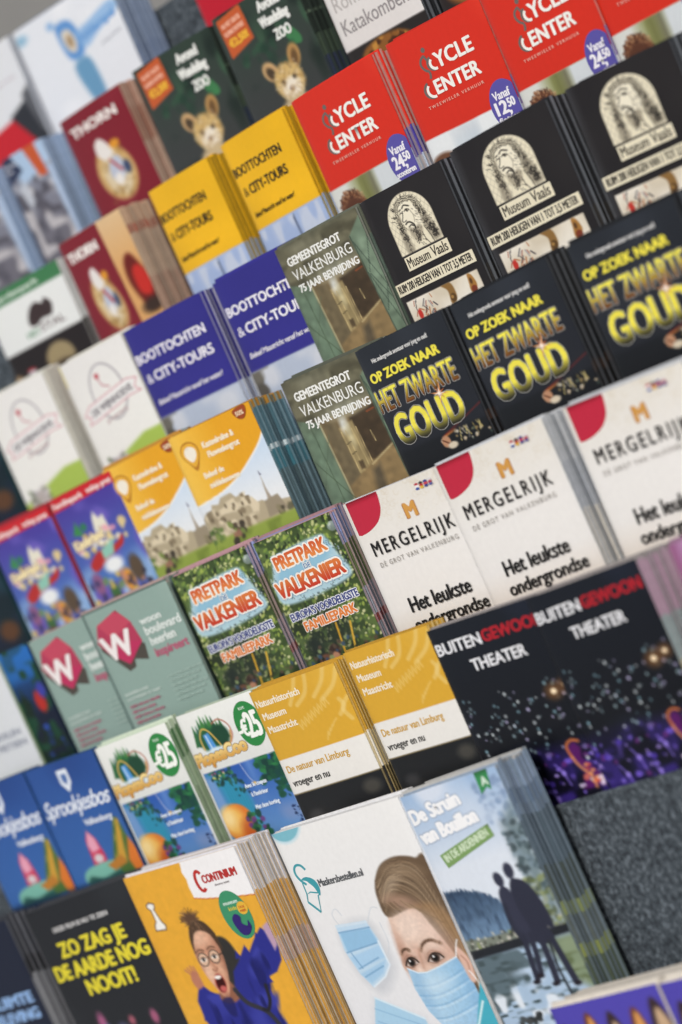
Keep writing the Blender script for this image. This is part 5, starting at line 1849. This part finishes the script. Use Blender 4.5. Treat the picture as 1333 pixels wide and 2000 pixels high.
LIST = [
    # design, row, X, V, W, rot, height scale, fwd, thickness mm, copies, label, group, label of the copies
    ('knight', 8, -2.2211, 0.4471, 0.1422, -1.0, 0.563, 0.0000, 25, 6, 'wide white brochure with blue figure and blue title, top row left', G_WHI, 'grey blue page edges behind the wide white brochure with the blue figure'),
    ('plain_white', 8, -2.3687, 0.4502, 0.1413, -1.0, 0.567, 0.0000, 16, 2, 'white brochure with red and dark shapes below, at the upper left corner', G_WHI, 'spare copy behind the white brochure with red and dark shapes'),
    ('red_flyer', 8, -1.9894, 0.4444, 0.0884, -1.0, 0.558, 0.0000, 11, 2, 'plain red leaflet peeking out above the second lion cub brochure', 'top row leaflets', 'spare copy behind the plain red leaflet'),
    ('town_full', 7, -2.1386, 0.3644, 0.0906, 0.4, 0.581, 0.0000, 22, 6, 'maroon brochure with a gold crest, left of the lion cub brochures', G_MAR, 'spare copy behind the upper maroon brochure'),
    ('zoo', 7, -2.0285, 0.3667, 0.1061, -1.0, 0.577, 0.0000, 14, 2, 'dark green lion cub brochure beside the upper maroon brochure', G_ZOO, 'spare copy behind the left lion cub brochure'),
    ('zoo', 7, -1.9157, 0.3663, 0.1026, -0.8, 0.574, 0.0010, 25, 5, 'dark green lion cub brochure below the plain red leaflet', G_ZOO, 'dark spare copy behind the right lion cub brochure'),
    ('heath', 7, -2.2313, 0.3641, 0.0634, -0.8, 0.582, 0.0000, 24, 4, 'grey landscape brochure with an orange strip, left of the upper maroon brochure', G_PHO, 'pale blue edged copy behind the grey landscape brochure with orange strip'),
    ('heath', 7, -2.3425, 0.3649, 0.0944, -0.8, 0.585, 0.0000, 22, 3, 'grey landscape brochure cut off by the left edge of the photo', G_PHO, 'pale blue edged copy behind the grey brochure at the left edge'),
    ('catacomb', 7, -1.7930, 0.3663, 0.0934, -0.9, 0.571, 0.0000, 22, 4, 'white panelled brochure with thin grey lettering above an orange picture', 'top right brochures', 'dark edged copy behind the white panelled brochure with grey lettering'),
    ('icon', 7, -1.6835, 0.3649, 0.0925, -0.9, 0.568, 0.0000, 11, 1, 'brown and gold brochure peeking out above the middle red bicycle brochure', 'top right brochures', 'spare copy behind the brown and gold brochure'),
    ('boat_yellow', 6, -1.9992, 0.2837, 0.0817, 0.3, 0.598, 0.0000, 16, 4, 'yellow boat trip brochure beside the lower maroon brochure', G_YEL, 'spare copy behind the left yellow boat trip brochure'),
    ('boat_yellow', 6, -1.8990, 0.2853, 0.0818, 0.5, 0.596, 0.0000, 16, 5, 'yellow boat trip brochure touching the first red bicycle brochure', G_YEL, 'spare copy behind the right yellow boat trip brochure'),
    ('cycle_scooter', 6, -1.8054, 0.2859, 0.0984, 0.1, 0.593, 0.0010, 19, 5, 'red bicycle hire brochure priced 24,50, leftmost, beside the yellow brochures', G_CYC, 'red and purple edged copy behind the leftmost red bicycle brochure'),
    ('cycle_bike', 6, -1.6927, 0.2867, 0.1022, -1.6, 0.588, 0.0000, 11, 2, 'red bicycle hire brochure priced 12,50', G_CYC, 'spare copy behind the bicycle brochure priced 12,50'),
    ('cycle_scooter', 6, -1.5889, 0.2828, 0.0969, -0.7, 0.586, 0.0010, 11, 2, 'red bicycle hire brochure priced 24,50, cut off by the top edge of the photo', G_CYC, 'spare copy behind the red bicycle brochure cut by the top edge'),
    ('cycle_scooter', 6, -1.4925, 0.2848, 0.0960, -0.7, 0.583, 0.0000, 11, 2, 'red bicycle hire brochure in the top right corner, almost wholly cut off', G_CYC, 'spare copy behind the red bicycle brochure in the top right corner'),
    ('town_band', 6, -2.1312, 0.2840, 0.0918, 0.5, 0.602, 0.0000, 25, 8, 'maroon brochure with a beige band, left of the yellow boat brochures', G_MAR, 'beige and brown edged copy behind the maroon brochure with beige band'),
    ('horse', 6, -2.2578, 0.2783, 0.1191, -0.6, 0.604, 0.0000, 11, 2, 'white and black brochure with a green top band and a horse logo', 'left edge brochures', 'spare copy behind the brochure with the horse logo'),
    ('vaals', 5, -1.7189, 0.2052, 0.0928, -0.3, 0.613, 0.0010, 18, 4, 'black brochure with engraved head in arch, sharpest, beside the upper tunnel brochure', G_REL, 'dark copy behind the sharpest arch emblem brochure'),
    ('vaals', 5, -1.6157, 0.2061, 0.1030, 0.2, 0.611, 0.0010, 18, 4, 'black brochure with engraved head in arch, middle one of three', G_REL, 'dark copy behind the middle arch emblem brochure'),
    ('vaals', 5, -1.4960, 0.2064, 0.1008, -1.4, 0.606, 0.0000, 18, 3, 'black brochure with engraved head in arch, blurred, by the right edge', G_REL, 'dark copy behind the right arch emblem brochure'),
    ('cave', 5, -1.8168, 0.2042, 0.0987, 0.0, 0.618, 0.0040, 16, 2, 'upper olive tunnel brochure, right of the indigo boat brochures', G_CAVE, 'spare copy behind the upper olive tunnel brochure'),
    ('boat_blue', 5, -2.0258, 0.2052, 0.1060, -0.3, 0.622, 0.0000, 15, 4, 'indigo boat trip brochure fully in view, next to the oval logo brochure', G_BLUE, 'spare copy behind the fully visible indigo boat brochure'),
    ('boat_blue', 5, -1.9030, 0.2051, 0.1039, -0.5, 0.619, 0.0000, 11, 2, 'indigo boat trip brochure partly covered by the upper tunnel brochure', G_BLUE, 'spare copy behind the partly covered indigo boat brochure'),
    ('estate', 5, -2.1194, 0.2052, 0.0925, 0.2, 0.625, 0.0000, 13, 2, 'white oval logo brochure with a yellow corner, touching the indigo brochure', G_EST, 'spare copy behind the oval logo brochure touching the indigo one'),
    ('estate', 5, -2.2362, 0.2090, 0.0962, -0.5, 0.628, 0.0000, 22, 3, 'white oval logo brochure cut off by the left edge of the photo', G_EST, 'pale copy behind the oval logo brochure at the left edge'),
    ('teal', 5, -2.3462, 0.2090, 0.1050, 0.3, 0.600, 0.0000, 20, 2, 'dark teal brochure beside the oval logo brochure at the left edge', 'left edge brochures', 'spare copy behind the dark teal brochure by the oval logo one'),
    ('teal', 4, -2.3302, 0.1229, 0.1000, 0.3, 0.600, 0.0000, 20, 2, 'dark teal brochure beside the purple fairground brochure at the left edge', 'left edge brochures', 'spare copy behind the dark teal brochure by the fairground one'),
    ('gold', 4, -1.7158, 0.1240, 0.0980, 0.3, 0.643, 0.0050, 14, 3, 'black brochure with yellow block lettering, sharpest, beside the lower tunnel brochure', G_GOLD, 'black copy behind the sharpest yellow lettered brochure'),
    ('gold', 4, -1.6119, 0.1236, 0.1014, 0.9, 0.640, 0.0040, 20, 4, 'black brochure with yellow block lettering, middle one of three', G_GOLD, 'black copy behind the middle yellow lettered brochure'),
    ('gold', 4, -1.4905, 0.1252, 0.1027, -0.3, 0.635, 0.0040, 16, 2, 'black brochure with yellow block lettering, cut off by the right edge', G_GOLD, 'black copy behind the right yellow lettered brochure'),
    ('cave', 4, -1.8075, 0.1267, 0.1019, -1.2, 0.645, 0.0020, 16, 2, 'lower olive tunnel brochure, left of the sharpest yellow lettered black brochure', G_CAVE, 'spare copy behind the lower olive tunnel brochure'),
    ('castle', 4, -1.9528, 0.1266, 0.1062, -0.4, 0.650, 0.0020, 25, 7, 'amber ruin photo brochure left of the lower tunnel brochure', G_CAS, 'teal edged copy behind the right amber ruin brochure'),
    ('castle', 4, -2.0495, 0.1263, 0.1053, 0.5, 0.653, 0.0000, 11, 1, 'amber ruin photo brochure next to the purple fairground brochures', G_CAS, 'spare copy behind the left amber ruin brochure'),
    ('fairground', 4, -2.1287, 0.1243, 0.0925, 0.7, 0.656, 0.0000, 11, 2, 'purple fairground brochure touching the amber ruin brochure', G_FAIR, 'spare copy behind the fairground brochure touching the amber one'),
    ('fairground', 4, -2.2257, 0.1229, 0.0934, -0.2, 0.658, 0.0000, 12, 3, 'purple fairground brochure at the left edge of the photo', G_FAIR, 'spare copy behind the fairground brochure at the left edge'),
    ('home', 3, -2.0650, 0.0446, 0.1159, 0.3, 0.690, 0.0045, 13, 2, 'sage green brochure with a large red hexagon, beside the leafy park brochure', G_HOME, 'spare copy behind the larger looking sage green brochure'),
    ('home', 3, -2.1573, 0.0434, 0.1114, 1.0, 0.693, 0.0000, 12, 2, 'sage green brochure with a red hexagon, partly covered by its twin', G_HOME, 'spare copy behind the partly covered sage green brochure'),
    ('amusement', 3, -1.9480, 0.0453, 0.0962, 0.3, 0.686, 0.0020, 22, 6, 'leafy amusement park brochure touching the sage green brochure', G_PARK, 'blue grey edged copy behind the left leafy park brochure'),
    ('amusement', 3, -1.8455, 0.0447, 0.0929, -0.1, 0.682, 0.0010, 19, 6, 'leafy amusement park brochure touching the first cream brochure', G_PARK, 'blue grey edged copy behind the right leafy park brochure'),
    ('marl', 3, -1.7389, 0.0450, 0.1153, -0.4, 0.678, 0.0000, 11, 1, 'cream brochure with a crimson corner, sharpest, beside the leafy park brochure', G_MARL, 'spare copy behind the sharpest cream brochure'),
    ('marl', 3, -1.6351, 0.0442, 0.1162, 0.8, 0.675, 0.0020, 23, 8, 'cream brochure with a crimson corner, middle one of three', G_MARL, 'grey edged copy behind the middle cream brochure'),
    ('marl', 3, -1.5000, 0.0458, 0.1126, -0.9, 0.670, 0.0020, 23, 6, 'cream brochure with a crimson corner, cut off by the right edge', G_MARL, 'grey edged copy behind the right cream brochure'),
    ('white_note', 3, -2.3145, 0.0402, 0.1135, -0.0, 0.699, 0.0030, 16, 2, 'plain white brochure with grey capitals, cut off by the left edge', 'left edge brochures', 'spare copy behind the plain white brochure with grey capitals'),
    ('forest', 3, -2.2713, 0.0441, 0.1128, -0.0, 0.696, 0.0000, 11, 1, 'dark blue brochure with a red spot between white and sage green ones', 'left edge brochures', 'spare copy behind the dark blue brochure with a red spot'),
    ('nature', 2, -1.8522, -0.0365, 0.1020, -0.3, 0.729, 0.0030, 14, 5, 'ochre and white nature brochure beside the green price oval brochure', G_NAT, 'spare copy behind the left ochre nature brochure'),
    ('nature', 2, -1.7395, -0.0341, 0.0932, -0.8, 0.725, 0.0020, 12, 3, 'ochre and white nature brochure touching the black theatre brochure', G_NAT, 'spare copy behind the right ochre nature brochure'),
    ('theatre', 2, -1.6485, -0.0387, 0.1151, -0.9, 0.722, 0.0030, 11, 1, 'black theatre brochure partly covered by the other, beside the ochre brochures', G_THE, 'spare copy behind the partly covered theatre brochure'),
    ('theatre', 2, -1.5447, -0.0408, 0.1071, 0.2, 0.718, 0.0045, 25, 9, 'black theatre brochure with full red word, above the empty felt slot', G_THE, 'pink and teal edged copy behind the fully visible theatre brochure'),
    ('magenta', 2, -1.4129, -0.0402, 0.1049, 0.2, 0.712, 0.0020, 16, 3, 'mauve brochure just in view at the right edge beside the theatre stack', 'right edge brochures', 'spare copy behind the mauve brochure at the right edge'),
    ('park', 2, -2.0620, -0.0362, 0.0975, 0.3, 0.736, 0.0000, 16, 4, 'white brochure with green price oval, next to the blue fairy tale brochure', G_COO, 'green edged copy behind the left green price oval brochure'),
    ('park', 2, -1.9502, -0.0349, 0.0964, -0.3, 0.732, 0.0000, 12, 2, 'white brochure with green price oval, partly covered by the ochre brochure', G_COO, 'spare copy behind the right green price oval brochure'),
    ('fairy', 2, -2.1625, -0.0344, 0.0991, -0.7, 0.740, 0.0000, 11, 2, 'blue fairy tale brochure touching the green price oval brochure', G_SPR, 'spare copy behind the right blue fairy tale brochure'),
    ('fairy', 2, -2.2627, -0.0344, 0.1002, 0.2, 0.744, 0.0000, 11, 1, 'blue fairy tale brochure cut off by the left edge of the photo', G_SPR, 'spare copy behind the left blue fairy tale brochure'),
    ('earth', 1, -2.1718, -0.1197, 0.1471, 1.3, 0.805, 0.0000, 22, 4, 'charcoal brochure with three lines of yellow capitals', 'front row brochures', 'charcoal copy behind the brochure with yellow capitals'),
    ('museum_yellow', 1, -2.0249, -0.1163, 0.1454, -0.5, 0.799, 0.0010, 25, 14, 'amber brochure with a shouting woman in glasses and a white label', 'front row brochures', 'white and amber edged copy behind the shouting woman brochure'),
    ('masks', 1, -1.8346, -0.1175, 0.1460, -0.2, 0.791, 0.0010, 11, 2, 'white brochure with a masked girl and a pale blue face mask', 'front row brochures', 'spare copy behind the masked girl brochure'),
    ('ardennes', 1, -1.6898, -0.1192, 0.1038, 1.0, 0.784, 0.0000, 23, 6, 'pale blue brochure with two dark figures standing on a pier', 'front row brochures', 'dark blue grey copy behind the pier brochure'),
    ('navy', 1, -2.3493, -0.1207, 0.1495, 0.5, 0.812, 0.0000, 24, 5, 'navy brochure with light blue capitals in the lower left corner', 'front row brochures', 'grey edged copy behind the navy brochure'),
    ('pets_a', 0, -1.5780, -0.2467, 0.1033, 0.9, 0.859, 0.0000, 25, 10, 'purple leaflet with animal heads, left one, on the thick pale pile', G_PET, 'pale copy behind the left purple leaflet'),
    ('pets_b', 0, -1.4734, -0.2460, 0.1194, 0.9, 0.853, 0.0000, 25, 8, 'purple leaflet with animal heads in the lower right corner', G_PET, 'pale copy behind the right purple leaflet'),
]
for i, q in enumerate(LIST):
    stack(*q, seed=100 + i)
